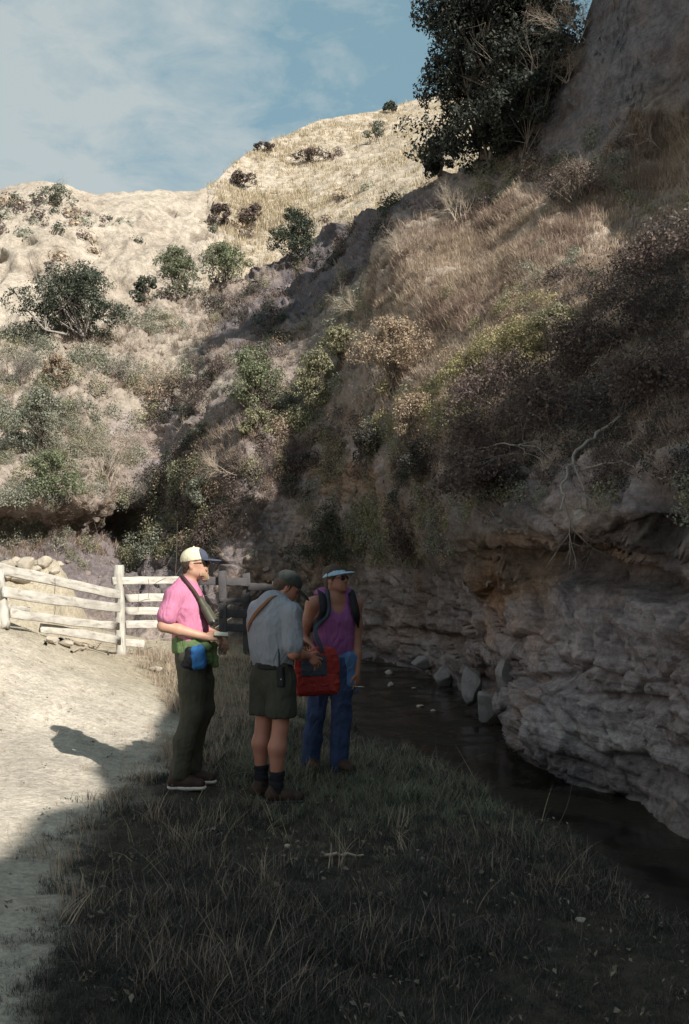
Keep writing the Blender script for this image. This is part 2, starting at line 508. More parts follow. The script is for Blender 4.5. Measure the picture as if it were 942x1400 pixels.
def blobs(px, py, lst):
    """sum of soft elliptical patches (x, y, rx, ry, angle_deg, weight)"""
    out = np.zeros(np.shape(px))
    for (x, y, rx, ry, an, w) in lst:
        ca, sa = math.cos(math.radians(an)), math.sin(math.radians(an))
        dx, dy = px - x, py - y
        u = (dx * ca + dy * sa) / rx; v = (-dx * sa + dy * ca) / ry
        out = np.maximum(out, w * smooth(1.25, 0.6, np.sqrt(u * u + v * v)))
    return out

ROCK = [(830,910,190,240,0,1.),(1040,900,200,300,0,1.),(560,850,130,75,0,.9),(840,690,160,90,0,.8),(420,720,60,90,0,.7),(680,850,60,150,0,1.),(830,110,110,150,20,.5),
        (200,600,50,50,0,.8),(470,640,60,60,0,.8)]
ORANGE = [(470,655,45,40,0,1.),(690,770,70,45,25,1.),(420,730,55,50,0,.45),(380,790,80,25,0,.6),(195,600,32,26,0,.45),(540,700,50,40,0,.35),(800,760,120,18,12,.7),(800,700,60,30,0,.45),(560,860,120,22,0,.5)]
GRASS = [(680,350,170,80,-25,1.),(800,290,140,45,-28,1.),(560,410,90,70,-35,1.),(900,200,60,70,0,.7),(860,420,120,160,-40,.6),(740,500,200,90,-25,.8),(830,560,170,80,-10,.55),(640,470,120,80,-30,.7),(930,330,80,100,0,.5)]
SHALE_AND_SHADE = [(430,370,150,55,-38,1.),(300,470,60,30,-38,.6),(800,600,220,90,-10,.6),(880,620,90,90,0,.6),(180,775,240,75,5,1.),(280,720,110,120,0,.8),(330,640,130,160,0,.45),(560,720,120,90,0,.6),(640,870,60,60,0,.5),(560,290,60,40,-35,.8),(890,700,55,70,0,.8)]  # dark soil, plus shade painted into gully, slope and bank
PALE = [(60,600,120,130,0,.5),(250,500,130,45,-38,.9),(170,460,120,60,-20,.6),(60,480,120,60,0,.8),(40,760,30,10,0,.2),(410,720,40,40,0,.8),(520,830,60,40,0,.6),(800,1000,200,90,15,.45)]

def sheet(name, base, top, fY, px0, px1, nu, nv, col_fn, disp_fn, warp=1.0):
    px = np.linspace(px0, px1, nu)
    b = np.interp(px, [p for p, _ in base], [q for _, q in base])
    tp = np.interp(px, [p for p, _ in top], [q for _, q in top])
    k = np.ones(9) / 9
    def sm(a): return np.convolve(np.pad(a, 4, mode='edge'), k, 'valid')
    tp = sm(tp)
    v = np.linspace(0, 1, nv) ** warp
    PX = np.repeat(px[:, None], nv, 1)
    PY = b[:, None] + (tp - b)[:, None] * v[None]
    Y = fY(PX, PY)
    P = at(PX, PY, Y)
    N = grid_normals(P)
    if (N[..., 1].mean() > 0): N = -N
    D = disp_fn(PX, PY, P, N)
    P2 = P + D
    return dict(px=px, b=b, t=tp, v=v, PX=PX, PY=PY, P=P2, nu=nu, nv=nv, warp=warp)

def fYA(PX, PY):
    return np.exp(_af(np.stack([PX.ravel() / 500, PY.ravel() / 500], -1))).reshape(PX.shape)

def dispA(PX, PY, P, N):
    p = P.reshape(-1, 3); x = PX.ravel(); y = PY.ravel(); n = N.reshape(-1, 3)
    rock = blobs(x, y, ROCK); shale_shade = blobs(x, y, SHALE_AND_SHADE)
    Y = p[:, 1]
    d = 0.014 * Y * fbm(p * 0.4, 4, 3)
    # gullies running down the slope
    q = np.stack([p[:, 0] * 0.9 + .25 * p[:, 1], p[:, 1] * .5, p[:, 2] * 0.18], -1)
    d += (0.006 * Y + .06) * (1 - rock) * (ridged(q, 4, 9) - .3)
    # bedded rock: ledges with their own depth
    w = .25 * fbm(p * .6, 3, 15)
    lay = (p[:, 2] + .10 * p[:, 0] - .03 * p[:, 1] + w)
    q2 = np.stack([p[:, 0] * .35, p[:, 1] * .35, lay * 3.2], -1)
    q3 = np.stack([p[:, 0] * .9, p[:, 1] * .9, lay * 8], -1)
    led = vnoise(q2, 21); led = np.sign(led) * np.abs(led) ** .6
    led2 = vnoise(q3, 22); led2 = np.sign(led2) * np.abs(led2) ** .7
    cr1, cr2, rv = worley(np.stack([p[:, 0] * 1.1, p[:, 1] * 1.1, lay * 1.9], -1), 50)
    crack = smooth(0.10, 0.0, cr2 - cr1)
    wp = .35 * np.stack([fbm(p * 1.8, 3, 81), fbm(p * 1.8, 3, 82), fbm(p * 1.8, 3, 83)], -1)
    a1, a2, av = worley(np.stack([p[:, 0] * 2.3, p[:, 1] * 2.3, lay * 4.2], -1) + wp, 85)
    b1, b2, bv = worley(np.stack([p[:, 0] * 5.5, p[:, 1] * 5.5, lay * 9.0], -1) + wp, 88)
    near = smooth(16, 9, Y)
    d += rock * (.07 * led + .05 * led2 + .15 * (rv - .5) - .08 * crack + .05 * (av - .5) - .04 * smooth(.07, 0, a2 - a1)
                 + near * (.028 * (bv - .5) - .014 * smooth(.08, 0, b2 - b1)) + .075 * fbm(p * 2.6, 6, 23) + .035 * ridged(p * 7, 3, 29) * near)
    d -= .55 * blobs(x, y, [(905,700,42,62,10,1.)]) + .20 * blobs(x, y, [(800,782,150,13,9,1.),(560,868,90,9,5,.6),(870,955,70,7,4,.5),(720,930,60,8,-4,.5)])
    rough = smooth(-.25, .3, fbm(p * .35, 3, 24))
    e1, e2, ev = worley(p * np.array([1.3, 1.3, 1.6]) + .4 * fbm(p * 1.5, 2, 28)[:, None], 70)
    d += (1 - rock) * (.10 * fbm(p * 1.6, 5, 25) * (1 + .5 * shale_shade) + .07 * (ridged(p * 2.4, 3, 27) - .4)) * (.6 + Y / 40)
    d += (1 - rock) * rough * (.22 * (ev - .5) * smooth(.02, .22, e2 - e1) - .12 * smooth(.12, .0, e2 - e1)) * (.4 + Y / 40)
    # rounded cobbles in the conglomerate
    f1, f2, rv2 = worley(p * 4.2, 60)
    d += rock * .045 * smooth(.5, .15, f1) * (rv2 > .55)
    # undercut below the ledge on the right, hollow at the right edge
    d = np.clip(d, -.9, .9)
    edge = smooth(0, .03, (y - np.interp(x, [a for a, _ in A_TOP], [c for _, c in A_TOP])) / 600 )
    return (n * d[:, None]).reshape(P.shape)

def colA(x, y, p):
    base = np.array([.265, .215, .185])
    c = np.repeat(base[None], len(x), 0)
    def lay(mask, col):
        nonlocal c
        mm = np.clip(mask, 0, 1)[:, None]
        c = c * (1 - mm) + np.array(col) * mm
    wob = 45 * fbm(p * .7, 4, 61); wob2 = 45 * fbm(p * .7 + 31, 4, 62)
    xx, yy = x + wob, y + wob2
    lay(blobs(xx, yy, PALE), (.36, .31, .255))
    lay(blobs(xx, yy, SHALE_AND_SHADE) * .85, (.170, .145, .152))
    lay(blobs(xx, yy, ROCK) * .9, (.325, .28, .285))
    lay(blobs(xx, yy, [(860,80,150,170,15,1.)]) * .9, (.150, .138, .145))  # upper cliff coloured darker to deepen its shade
    lay(blobs(xx, yy, [(440,365,150,52,-38,1.),(330,440,70,30,-38,.8)]) * .9, (.130, .112, .120))  # gully shade painted in as a darker ground colour
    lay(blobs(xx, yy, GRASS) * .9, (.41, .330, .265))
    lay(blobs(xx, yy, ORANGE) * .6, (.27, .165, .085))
    lay(blobs(xx, yy, [(800,783,170,22,9,.75),(620,760,60,60,0,.7),(610,840,40,60,0,.5),(895,700,40,70,10,1.),(560,830,90,12,10,.5),(700,690,45,45,0,.8)]) * .8, (.075, .065, .06))  # dark band and hollows, with recess shade put into the colour
    lay(blobs(xx, yy, [(830,1010,150,75,14,1.)]) * .5, (.37, .335, .35))
    # damp rock near the water
    lay(smooth(.35, -.5, p[:, 2]) * .35, (.22, .20, .21))
    # pale mineral streaks on the ledge
    lay(blobs(x, y, [(868,722,5,26,8,.8),(785,702,6,10,0,.7),(836,1010,70,14,12,.4)]), (.5, .48, .44))
    return c

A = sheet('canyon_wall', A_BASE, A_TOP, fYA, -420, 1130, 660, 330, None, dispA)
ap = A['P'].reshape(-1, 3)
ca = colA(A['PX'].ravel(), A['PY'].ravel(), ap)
ra = blobs(A['PX'].ravel(), A['PY'].ravel(), ROCK)
# carry the sheet back down behind its crest so it is a solid hill, not a card
back = A['P'][:, -1:, :].copy()
rows = []
for k, (dy, dz) in enumerate([(1.2, -.15), (3.0, -1.2), (6, -4), (9, -9)]):
    r = A['P'][:, -1, :].copy(); r[:, 1] += dy; r[:, 2] += dz; rows.append(r)
PA = np.concatenate([A['P'], np.stack(rows, 1)], 1)
nvA = PA.shape[1]
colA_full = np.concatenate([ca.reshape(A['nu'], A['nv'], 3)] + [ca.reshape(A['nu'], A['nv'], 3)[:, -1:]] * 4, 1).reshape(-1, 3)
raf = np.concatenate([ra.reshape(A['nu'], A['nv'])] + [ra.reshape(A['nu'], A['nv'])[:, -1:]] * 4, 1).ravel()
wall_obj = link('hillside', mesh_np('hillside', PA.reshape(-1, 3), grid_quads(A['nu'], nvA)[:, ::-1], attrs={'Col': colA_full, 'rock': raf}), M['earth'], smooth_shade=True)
tag(wall_obj, kind='structure')

def on_sheet(S, px, py):
    """surface point and normal of a sheet at photo pixel (px, py)"""
    px = np.atleast_1d(np.asarray(px, float)); py = np.atleast_1d(np.asarray(py, float))
    iu = np.clip((px - S['px'][0]) / (S['px'][-1] - S['px'][0]) * (S['nu'] - 1), 0, S['nu'] - 1.001)
    b = np.interp(px, S['px'], S['b']); t = np.interp(px, S['px'], S['t'])
    v = np.clip((py - b) / (t - b), 0, 1) ** (1 / S['warp'])
    iv = np.clip(v * (S['nv'] - 1), 0, S['nv'] - 1.001)
    i, j = iu.astype(int), iv.astype(int)
    fu, fv = (iu - i)[:, None], (iv - j)[:, None]
    P = S['P']
    p = P[i, j] * (1 - fu) * (1 - fv) + P[i + 1, j] * fu * (1 - fv) + P[i, j + 1] * (1 - fu) * fv + P[i + 1, j + 1] * fu * fv
    i0, i1 = np.maximum(i - 4, 0), np.minimum(i + 5, S['nu'] - 1)
    j0, j1 = np.maximum(j - 4, 0), np.minimum(j + 5, S['nv'] - 1)
    n = np.cross(P[i1, j] - P[i0, j], P[i, j1] - P[i, j0])
    n /= np.linalg.norm(n, axis=1, keepdims=True) + 1e-9
    n = np.where(n[:, 1:2] > 0, -n, n)
    return p, n

# ------------------------------------------------------------------ golden hill and pale bluff behind
B_BASE = [(-420,520),(0,500),(100,490),(200,460),(300,430),(400,400),(480,350),(560,310),(650,270),(750,230),(900,200)]
B_TOP = [(-420,285),(-120,275),(0,263),(40,252),(85,252),(105,262),(130,269),(200,264),(285,258),(298,246),(315,226),(345,204),(400,181),(440,164),(520,149),(560,138),(590,130),(640,114),(700,96),(800,66),(900,40)]
def fYB(PX, PY):
    yb = np.interp(PX, [-420,0,100,200,300,400,480,560,650,750,900], [38,38.5,39,40.5,43.5,46,46,43,40,40,42])
    yt = np.interp(PX, [-420,0,85,200,290,345,440,590,900], [52,54,54,57,62,72,82,95,120])
    bb = np.interp(PX, [p for p, _ in B_BASE], [q for _, q in B_BASE]); tt = np.interp(PX, [p for p, _ in B_TOP], [q for _, q in B_TOP])
    v = np.clip((PY - bb) / (tt - bb), 0, 1)
    e = 1.0 + .35 * smooth(300, 200, PX)
    return yb * (yt / yb) ** (v ** e)
def bluff(x):
    return smooth(330, 270, x)
def dispB(PX, PY, P, N):
    p = P.reshape(-1, 3); x = PX.ravel(); y = PY.ravel(); n = N.reshape(-1, 3)
    bl = bluff(x + 30 * vnoise(p * .3, 4))
    d = .9 * fbm(p * .10, 4, 103) + .25 * fbm(p * .6, 3, 104)
    q = np.stack([p[:, 0] * .5, p[:, 1] * .25, p[:, 2] * .12], -1)
    d += bl * (0.45 * (ridged(q, 4, 109) - .35) + .30 * fbm(p * .9, 5, 110))
    f1, f2, rv = worley(p * np.array([.8, .8, 1.1]), 160)
    hole = fbm(p * .25, 3, 111) > -.05
    d += bl * .22 * smooth(.45, .1, f1) * (rv > .72) - bl * 2.0 * smooth(.44, .25, f1) * (rv < .22) * hole
    d += .12 * fbm(p * 2.2, 4, 112)
    tt = np.interp(x, [a for a, _ in B_TOP], [c for _, c in B_TOP])
    d *= .35 + .65 * smooth(0, 30, y - tt)
    return (n * d[:, None]).reshape(P.shape)
B = sheet('far_hill', B_BASE, B_TOP, fYB, -420, 900, 400, 150, None, dispB)
bp = B['P'].reshape(-1, 3); bx = B['PX'].ravel(); by = B['PY'].ravel()
bl = bluff(bx + 40 * fbm(bp * .15, 3, 5))[:, None]
cb = np.array([.43, .365, .29]) * (1 - bl) + np.array([.40, .345, .285]) * bl
scrub = (fbm(bp * .28, 5, 71) > .22).astype(float)[:, None] * (1 - bl) * .35
pat = smooth(.05, .4, fbm(bp * .22, 5, 73))[:, None] * bl * .45
cb = cb * (1 - pat) + np.array([.31, .25, .20]) * pat
cb = cb * (1 - scrub) + np.array([.24, .20, .15]) * scrub
rows = []
for k, (dy, dz) in enumerate([(2, -.1), (6, -1.5), (14, -6), (25, -16)]):
    r = B['P'][:, -1, :].copy(); r[:, 1] += dy; r[:, 2] += dz; rows.append(r)
PB = np.concatenate([B['P'], np.stack(rows, 1)], 1)
cbf = np.concatenate([cb.reshape(B['nu'], B['nv'], 3)] + [cb.reshape(B['nu'], B['nv'], 3)[:, -1:]] * 4, 1).reshape(-1, 3)
hill_obj = link('far_hill', mesh_np('far_hill', PB.reshape(-1, 3), grid_quads(B['nu'], PB.shape[1])[:, ::-1], attrs={'Col': cbf, 'rock': np.zeros(len(cbf))}), M['earth'], smooth_shade=True)
tag(hill_obj, kind='structure')

# ------------------------------------------------------------------ canyon side to the right of and behind the camera
# its ridge is what shades the creek: (foot x, foot y, ridge x, ridge y, ridge z)
RIDGE = [(3.4,-34,9.0,-38,9.0),(3.3,-24,8.6,-26,9.6),(3.2,-14,7.2,-14,9.2),(3.2,-8,6.8,-7.5,9.0),(3.2,-4,6.6,-4,9.0),(3.2,-1.5,7.0,-1.8,9.7),(3.2,1,7.0,1.5,10.0),(3.2,3.5,6.8,5.5,10.4),(3.0,5.5,7.9,8.2,10.2),
         (3.2,7,9.3,9.3,10.7),(3.9,8.6,10.5,11.4,12.6),(4.4,10.5,11.2,13.8,15.0),(4.9,12.5,11.3,16.6,15.3),(5.6,14.5,11.4,18.0,21.5),(7.0,18,12.3,20.5,27),(10,24,16,24,31)]
def sideP():
    R = np.array(RIDGE, float)
    s = np.linspace(0, len(R) - 1, 150)
    C = np.stack([np.interp(s, np.arange(len(R)), R[:, k]) for k in range(5)], -1)
    rows = []
    vs = np.linspace(0, 1, 60)
    for v in vs:
        x = C[:, 0] + (C[:, 2] - C[:, 0]) * v ** 1.1
        y = C[:, 1] + (C[:, 3] - C[:, 1]) * v
        z = -.6 + (C[:, 4] + .6) * v
        rows.append(np.stack([x, y, z], -1))
    for (dx, dz) in [(1.5, .1), (5, -.6), (12, -1.5), (30, -4), (60, -8)]:
        rows.append(np.stack([C[:, 2] + dx, C[:, 3] + 0 * dx, C[:, 4] + dz], -1))
    return np.stack(rows, 1)
SP = sideP()
sn = grid_normals(SP)
sn = np.where(sn[..., :1] > 0, -sn, sn)
sp = SP.reshape(-1, 3)
dd = .55 * fbm(sp * .5, 4, 203) + .25 * fbm(sp * 1.7, 3, 204)
SP = SP + sn * dd.reshape(SP.shape[:2])[..., None]
cs = np.repeat(np.array([[.30, .25, .18]]), len(sp), 0)
side_obj = link('near_hillside', mesh_np('near_hillside', SP.reshape(-1, 3), grid_quads(*SP.shape[:2]), attrs={'Col': cs, 'rock': np.full(len(sp), .3)}), M['earth'], smooth_shade=True)
tag(side_obj, kind='structure')
# ------------------------------------------------------------------ plants: generators
def foliage_mat(name, tint=(1, 1, 1), rough=0.6, trans=0.25, spec=0.25):
    """leaves: colour per leaf (leaf age) from the attribute, a little translucent"""
    m = bpy.data.materials.new(name); m.use_nodes = True
    t = NT(m.node_tree); m.node_tree.nodes.clear()
    c = t.n('ShaderNodeAttribute', attribute_name='Col').outputs['Color']
    tc = t.n('ShaderNodeTexCoord')
    nz = t.n('ShaderNodeTexNoise', {'Vector': tc.outputs['Object'], 'Scale': 2.5, 'Detail': 3.0})
    k = t.ramp(nz.outputs[0], [(.3, .75), (.7, 1.2)])
    c = t.mix(1.0, t.mix(1.0, c, k, 'MULTIPLY'), tint, 'MULTIPLY')
    bs = t.n('ShaderNodeBsdfPrincipled', {'Base Color': c, 'Roughness': rough, 'Specular IOR Level': spec})
    tr = t.n('ShaderNodeBsdfTranslucent', {'Color': c})
    sh = t.n('ShaderNodeMixShader', {0: trans, 1: bs.outputs[0], 2: tr.outputs[0]})
    t.n('ShaderNodeOutputMaterial', {0: sh.outputs[0]})
    return m
M['leaf'] = foliage_mat('leaf')
M['straw'] = foliage_mat('straw', rough=.75, trans=.3, spec=.15)
M['bark'] = mat('bark', (.13, .105, .085), .9, (9, .6, (.22, .19, .16)), (30, .5, .02))
M['grey_twig'] = mat('grey_twig', (.24, .21, .19), .9, (9, .6, (.33, .29, .26)))
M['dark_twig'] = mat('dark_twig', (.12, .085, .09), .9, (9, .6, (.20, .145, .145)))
M['pale_twig'] = mat('pale_twig', (.42, .35, .28), .9, (9, .6, (.30, .24, .19)))

def tubes(segs, sides=3):
    """segs: list of (p0, p1, r0, r1) -> V, Q"""
    S = np.array([[*a, *b, r0, r1] for a, b, r0, r1 in segs], float)
    a, b, r0, r1 = S[:, :3], S[:, 3:6], S[:, 6], S[:, 7]
    d = b - a; d /= np.linalg.norm(d, axis=1, keepdims=True) + 1e-9
    ref = np.where(np.abs(d[:, 2:3]) < .9, np.array([[0, 0, 1.]]), np.array([[1., 0, 0]]))
    u = np.cross(d, ref); u /= np.linalg.norm(u, axis=1, keepdims=True) + 1e-9
    w = np.cross(d, u)
    n = len(S)
    V = np.zeros((n, 2, sides, 3))
    for k in range(sides):
        an = 2 * math.pi * k / sides
        o = u * math.cos(an) + w * math.sin(an)
        V[:, 0, k] = a + o * r0[:, None]; V[:, 1, k] = b + o * r1[:, None]
    i = np.arange(n * 2 * sides).reshape(n, 2, sides)
    Q = np.stack([np.stack([i[:, 0, k], i[:, 0, (k + 1) % sides], i[:, 1, (k + 1) % sides], i[:, 1, k]], -1) for k in range(sides)], 1).reshape(-1, 4)
    return V.reshape(-1, 3), Q

def branches(rng, start, direction, length, r, depth, spread=.6, kids=3, bend=.25, up=.15, segs=4, out=None, tips=None, shrink=.68):
    """recursive crooked branching"""
    if out is None: out = []
    if tips is None: tips = []
    p = np.array(start, float); d = np.array(direction, float); d /= np.linalg.norm(d)
    st = length / segs
    for k in range(segs):
        d = d + rng.normal(0, bend, 3) + np.array([0, 0, up]) * .3
        d /= np.linalg.norm(d)
        q = p + d * st * rng.uniform(.8, 1.2)
        ra = r * (1 - .5 * k / segs); rb = r * (1 - .5 * (k + 1) / segs)
        out.append((p, q, ra, rb)); p = q
        if depth > 0 and k >= segs // 2 - 1:
            for _ in range(rng.integers(1, kids)):
                nd = d + rng.normal(0, spread, 3)
                branches(rng, p, nd, length * shrink * rng.uniform(.7, 1.1), rb * .7, depth - 1, spread, kids, bend, up, max(2, segs - 1), out, tips, shrink)
    tips.append((p, d))
    return out, tips

def leaves(rng, P, N, size, aspect=.5, bend=.35):
    """leaf faces at P facing about N: each leaf two triangles-pairs folded on the midrib"""
    n = len(P)
    t = rng.normal(0, 1, (n, 3)); t -= (t * N).sum(1, keepdims=True) * N
    t /= np.linalg.norm(t, axis=1, keepdims=True) + 1e-9
    b = np.cross(N, t)
    L = (size * rng.uniform(.6, 1.35, n))[:, None]
    w = L * aspect
    V = np.stack([P - t * L * .5, P + b * w * .5 + N * L * bend * .2, P + t * L * .5 - N * L * bend * .3, P - b * w * .5 + N * L * bend * .2], 1)
    i = np.arange(n * 4).reshape(n, 4)
    return V.reshape(-1, 3), i

def lumps_for(rng, w, d, h, n, lift=.35, blocky=False):
    """uneven clump centres in an ellipsoid w x d x h (base at 0)"""
    C = []
    R = []
    while len(C) < n:
        q = rng.uniform(-1, 1, 3)
        if (q ** 2).sum() > 1: continue
        rr = rng.uniform(.13, .25) if blocky else rng.uniform(.12, .30)
        z = rng.uniform(0, 1) ** .8
        tap = 1.0 if blocky else math.sqrt(max(0.05, 1 - z ** 2.2))
        C.append([q[0] * w * .47 * tap, q[1] * d * .45 * tap, h * (lift + (1 - lift) * (.12 + .74 * z))]); R.append(rr)
    C = np.array(C); R = np.array(R)
    return C, R

PAL = {
 'dark':   [(.060, .076, .052), (.042, .055, .040), (.095, .105, .075)],
 'green':  [(.185, .210, .120), (.135, .160, .095), (.245, .255, .160)],
 'grey':   [(.235, .245, .185), (.180, .190, .145), (.300, .295, .235)],
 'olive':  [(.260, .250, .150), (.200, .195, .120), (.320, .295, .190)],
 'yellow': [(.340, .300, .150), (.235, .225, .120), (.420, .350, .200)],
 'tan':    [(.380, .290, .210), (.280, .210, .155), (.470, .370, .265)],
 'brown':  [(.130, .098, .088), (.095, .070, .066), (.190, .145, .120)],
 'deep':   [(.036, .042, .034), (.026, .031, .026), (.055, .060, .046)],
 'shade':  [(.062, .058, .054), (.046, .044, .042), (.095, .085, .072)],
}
def leaf_cols(rng, n, pal, per=4):
    p = np.array(PAL[pal]); c = p[rng.integers(0, 3, n)] * rng.uniform(.75, 1.25, (n, 1))
    return np.repeat(c, per, 0)

def make_shrub(name, base, w, h, d=None, pal='green', n=5000, size=.06, lumps=16, lift=.0, label='', cat='shrub', group=None,
               seed=0, stems=5, trunk='bark', lean=(0, 0), twigs=0, r=.03, blocky=False):
    rng = np.random.default_rng(1000 + seed)
    d = d or w * .8
    root = empty(name, base)
    tag(root, label, cat, group)
    C, R = lumps_for(rng, w, d, h, lumps, lift, blocky)
    C[:, 0] += lean[0] * C[:, 2]; C[:, 1] += lean[1] * C[:, 2]
    sc = (w + h) / 2
    R = R * sc * .72
    k = rng.choice(len(C), n, p=R ** 2 / (R ** 2).sum())
    u = rng.normal(0, 1, (n, 3)); u /= np.linalg.norm(u, axis=1, keepdims=True)
    rad = R[k] * rng.uniform(.45, 1.05, n) ** .6
    squash = np.array([1, 1, .78])
    P = C[k] + u * rad[:, None] * squash
    # break outline with sub-clumps
    P += .16 * R[k][:, None] * np.stack([vnoise(P / (sc * .12), 300 + seed), vnoise(P / (sc * .12), 301 + seed), vnoise(P / (sc * .12), 302 + seed)], -1) * 1.6
    gap = vnoise(P / (sc * .10), 310 + seed) > -.30
    P, u = P[gap], u[gap]
    N = u + rng.normal(0, .55, P.shape) + np.array([0, 0, .35]); N /= np.linalg.norm(N, axis=1, keepdims=True)
    V, Q = leaves(rng, P, N, size)
    link('crown' if cat == 'tree' else 'foliage', mesh_np('foliage', V, Q, attrs={'Col': leaf_cols(rng, len(P), pal)}), M['leaf'], root)
    segs = []
    order = rng.permutation(len(C))
    for s in range(stems):
        a = np.array([rng.normal(0, w * .05), rng.normal(0, w * .04), -.12])
        t = C[order[s % len(C)]]
        mid = a * .5 + t * .5 + rng.normal(0, .06 * sc, 3) + np.array([0, 0, -.08 * h])
        pts = [a, a * .6 + mid * .4 + rng.normal(0, .03 * sc, 3), mid, mid * .5 + t * .5 + rng.normal(0, .03 * sc, 3), t]
        for q in range(4):
            segs.append((pts[q], pts[q + 1], r * (1 - .2 * q), r * (1 - .2 * (q + 1))))
        for c2 in C[order[:max(4, lumps // 2)]]:
            if np.linalg.norm(c2 - t) < sc * .4:
                segs.append((mid, c2, r * .45, r * .2))
        branches(rng, mid, t - mid + np.array([0, 0, .1]), (.22 if blocky else .5) * sc, r * .4, 2, .6, 3, .2, .1, 3, segs)
    for s in range(twigs):
        c = C[rng.integers(len(C))]
        branches(rng, c, rng.normal(0, 1, 3) + np.array([0, -.3, .5]), .32 * sc, r * .35, 2, .6, 3, .2, .1, 3, segs)
    V, Q = tubes(segs)
    link('trunk' if cat == 'tree' else 'stem', mesh_np('stem', V, Q), M[trunk], root)
    return root

def make_twig_bush(name, base, w, h, label, group=None, seed=0, matname='grey_twig', n=9, r=.012, depth=3, lean=(0, 0), leaf=None, nleaf=0, size=.05, flat=.6, cat='bush', leaf2=None):
    rng = np.random.default_rng(2000 + seed)
    root = empty(name, base); tag(root, label, cat, group)
    segs, tips = [], []
    for s in range(n):
        an = rng.uniform(0, 2 * math.pi)
        dirv = np.array([math.cos(an) * flat * w / h + lean[0], math.sin(an) * flat * .7 + lean[1], rng.uniform(.5, 1.1)])
        branches(rng, [rng.normal(0, .08 * w), rng.normal(0, .06 * w), -.08], dirv, h * .55, r, depth, .5, 4, .16, .05, 4, segs, tips, .66)
    V, Q = tubes(segs)
    link('branch', mesh_np('branch', V, Q), M[matname], root)
    if leaf and nleaf:
        T = np.array([p for p, _ in tips]); k = rng.integers(0, len(T), nleaf)
        P = T[k] + rng.normal(0, .05 * (w + h) / 2, (nleaf, 3))
        N = rng.normal(0, 1, P.shape) + np.array([0, -.2, .6]); N /= np.linalg.norm(N, axis=1, keepdims=True)
        V, Q = leaves(rng, P, N, size)
        link('foliage', mesh_np('foliage', V, Q, attrs={'Col': leaf_cols(rng, nleaf, leaf)}), M['leaf'], root)
    return root

def tuft_mesh(name, rng, n, h, spread, width, cols, lean=.5, seg=3, heads=0.0):
    """a tuft of bent grass blades"""
    Vs, Qs, Cs = [], [], []
    cnt = 0
    for k in range(n):
        an = rng.uniform(0, 2 * math.pi); rr = spread * math.sqrt(rng.uniform(0, 1))
        b = np.array([rr * math.cos(an), rr * math.sin(an), 0])
        az = rng.uniform(0, 2 * math.pi); ln = rng.uniform(.1, 1) * lean
        hh = h * rng.uniform(.45, 1.1)
        dx = np.array([math.cos(az), math.sin(az), 0]); sd = np.array([-dx[1], dx[0], 0])
        col = np.array(cols[rng.integers(len(cols))]) * rng.uniform(.75, 1.25)
        for s in range(seg + 1):
            t = s / seg
            c = b + dx * hh * ln * t ** 1.8 + np.array([0, 0, hh * t * (1 - .35 * ln * t)])
            wv = width * (1 - t ** 1.5 * .92) * .5
            if heads and t > .6 and rng.uniform() < heads: wv = width * .9
            Vs += [c - sd * wv, c + sd * wv]; Cs += [col, col]
        for s in range(seg):
            i = cnt + 2 * s
            Qs.append([i, i + 1, i + 3, i + 2])
        cnt += 2 * (seg + 1)
    me = mesh_np(name, np.array(Vs), np.array(Qs), attrs={'Col': np.array(Cs)})
    return me

def scatter(name, meshes, material, P, rot, scale, idx, label=None):
    """one 'stuff' object: tufts instanced on points by geometry nodes"""
    src = bpy.data.collections.new(name + '_source')
    for k, me in enumerate(meshes):
        me.materials.append(material)
        o = bpy.data.objects.new('%s_tuft_%02d' % (name, k), me)
        src.objects.link(o)
    P = np.asarray(P, np.float32)
    me = bpy.data.meshes.new(name)
    me.vertices.add(len(P)); me.vertices.foreach_set('co', P.ravel())
    a = me.attributes.new('rot', 'FLOAT_VECTOR', 'POINT'); a.data.foreach_set('vector', np.asarray(rot, np.float32).ravel())
    a = me.attributes.new('scl', 'FLOAT', 'POINT'); a.data.foreach_set('value', np.asarray(scale, np.float32))
    a = me.attributes.new('pick', 'INT', 'POINT'); a.data.foreach_set('value', np.asarray(idx, np.int32))
    o = bpy.data.objects.new(name, me); COL.objects.link(o)
    tr = bpy.data.node_groups.new(name + '_nodes', 'GeometryNodeTree')
    tr.interface.new_socket('Geometry', in_out='INPUT', socket_type='NodeSocketGeometry')
    tr.interface.new_socket('Geometry', in_out='OUTPUT', socket_type='NodeSocketGeometry')
    t = NT(tr)
    gi = t.n('NodeGroupInput'); go = t.n('NodeGroupOutput')
    ci = t.n('GeometryNodeCollectionInfo', {'Collection': src, 'Separate Children': True, 'Reset Children': True})
    ar = t.n('GeometryNodeInputNamedAttribute', data_type='FLOAT_VECTOR'); ar.inputs['Name'].default_value = 'rot'
    as_ = t.n('GeometryNodeInputNamedAttribute', data_type='FLOAT'); as_.inputs['Name'].default_value = 'scl'
    ap_ = t.n('GeometryNodeInputNamedAttribute', data_type='INT'); ap_.inputs['Name'].default_value = 'pick'
    er = t.n('FunctionNodeEulerToRotation', {0: ar.outputs[0]})
    ip = t.n('GeometryNodeInstanceOnPoints', {'Points': gi.outputs[0], 'Instance': ci.outputs[0], 'Pick Instance': True,
             'Instance Index': ap_.outputs[0], 'Rotation': er.outputs[0], 'Scale': as_.outputs[0]})
    t.link(ip.outputs[0], go.inputs[0])
    md = o.modifiers.new('scatter', 'NODES'); md.node_group = tr
    tag(o, label, None, None, 'stuff')
    return o

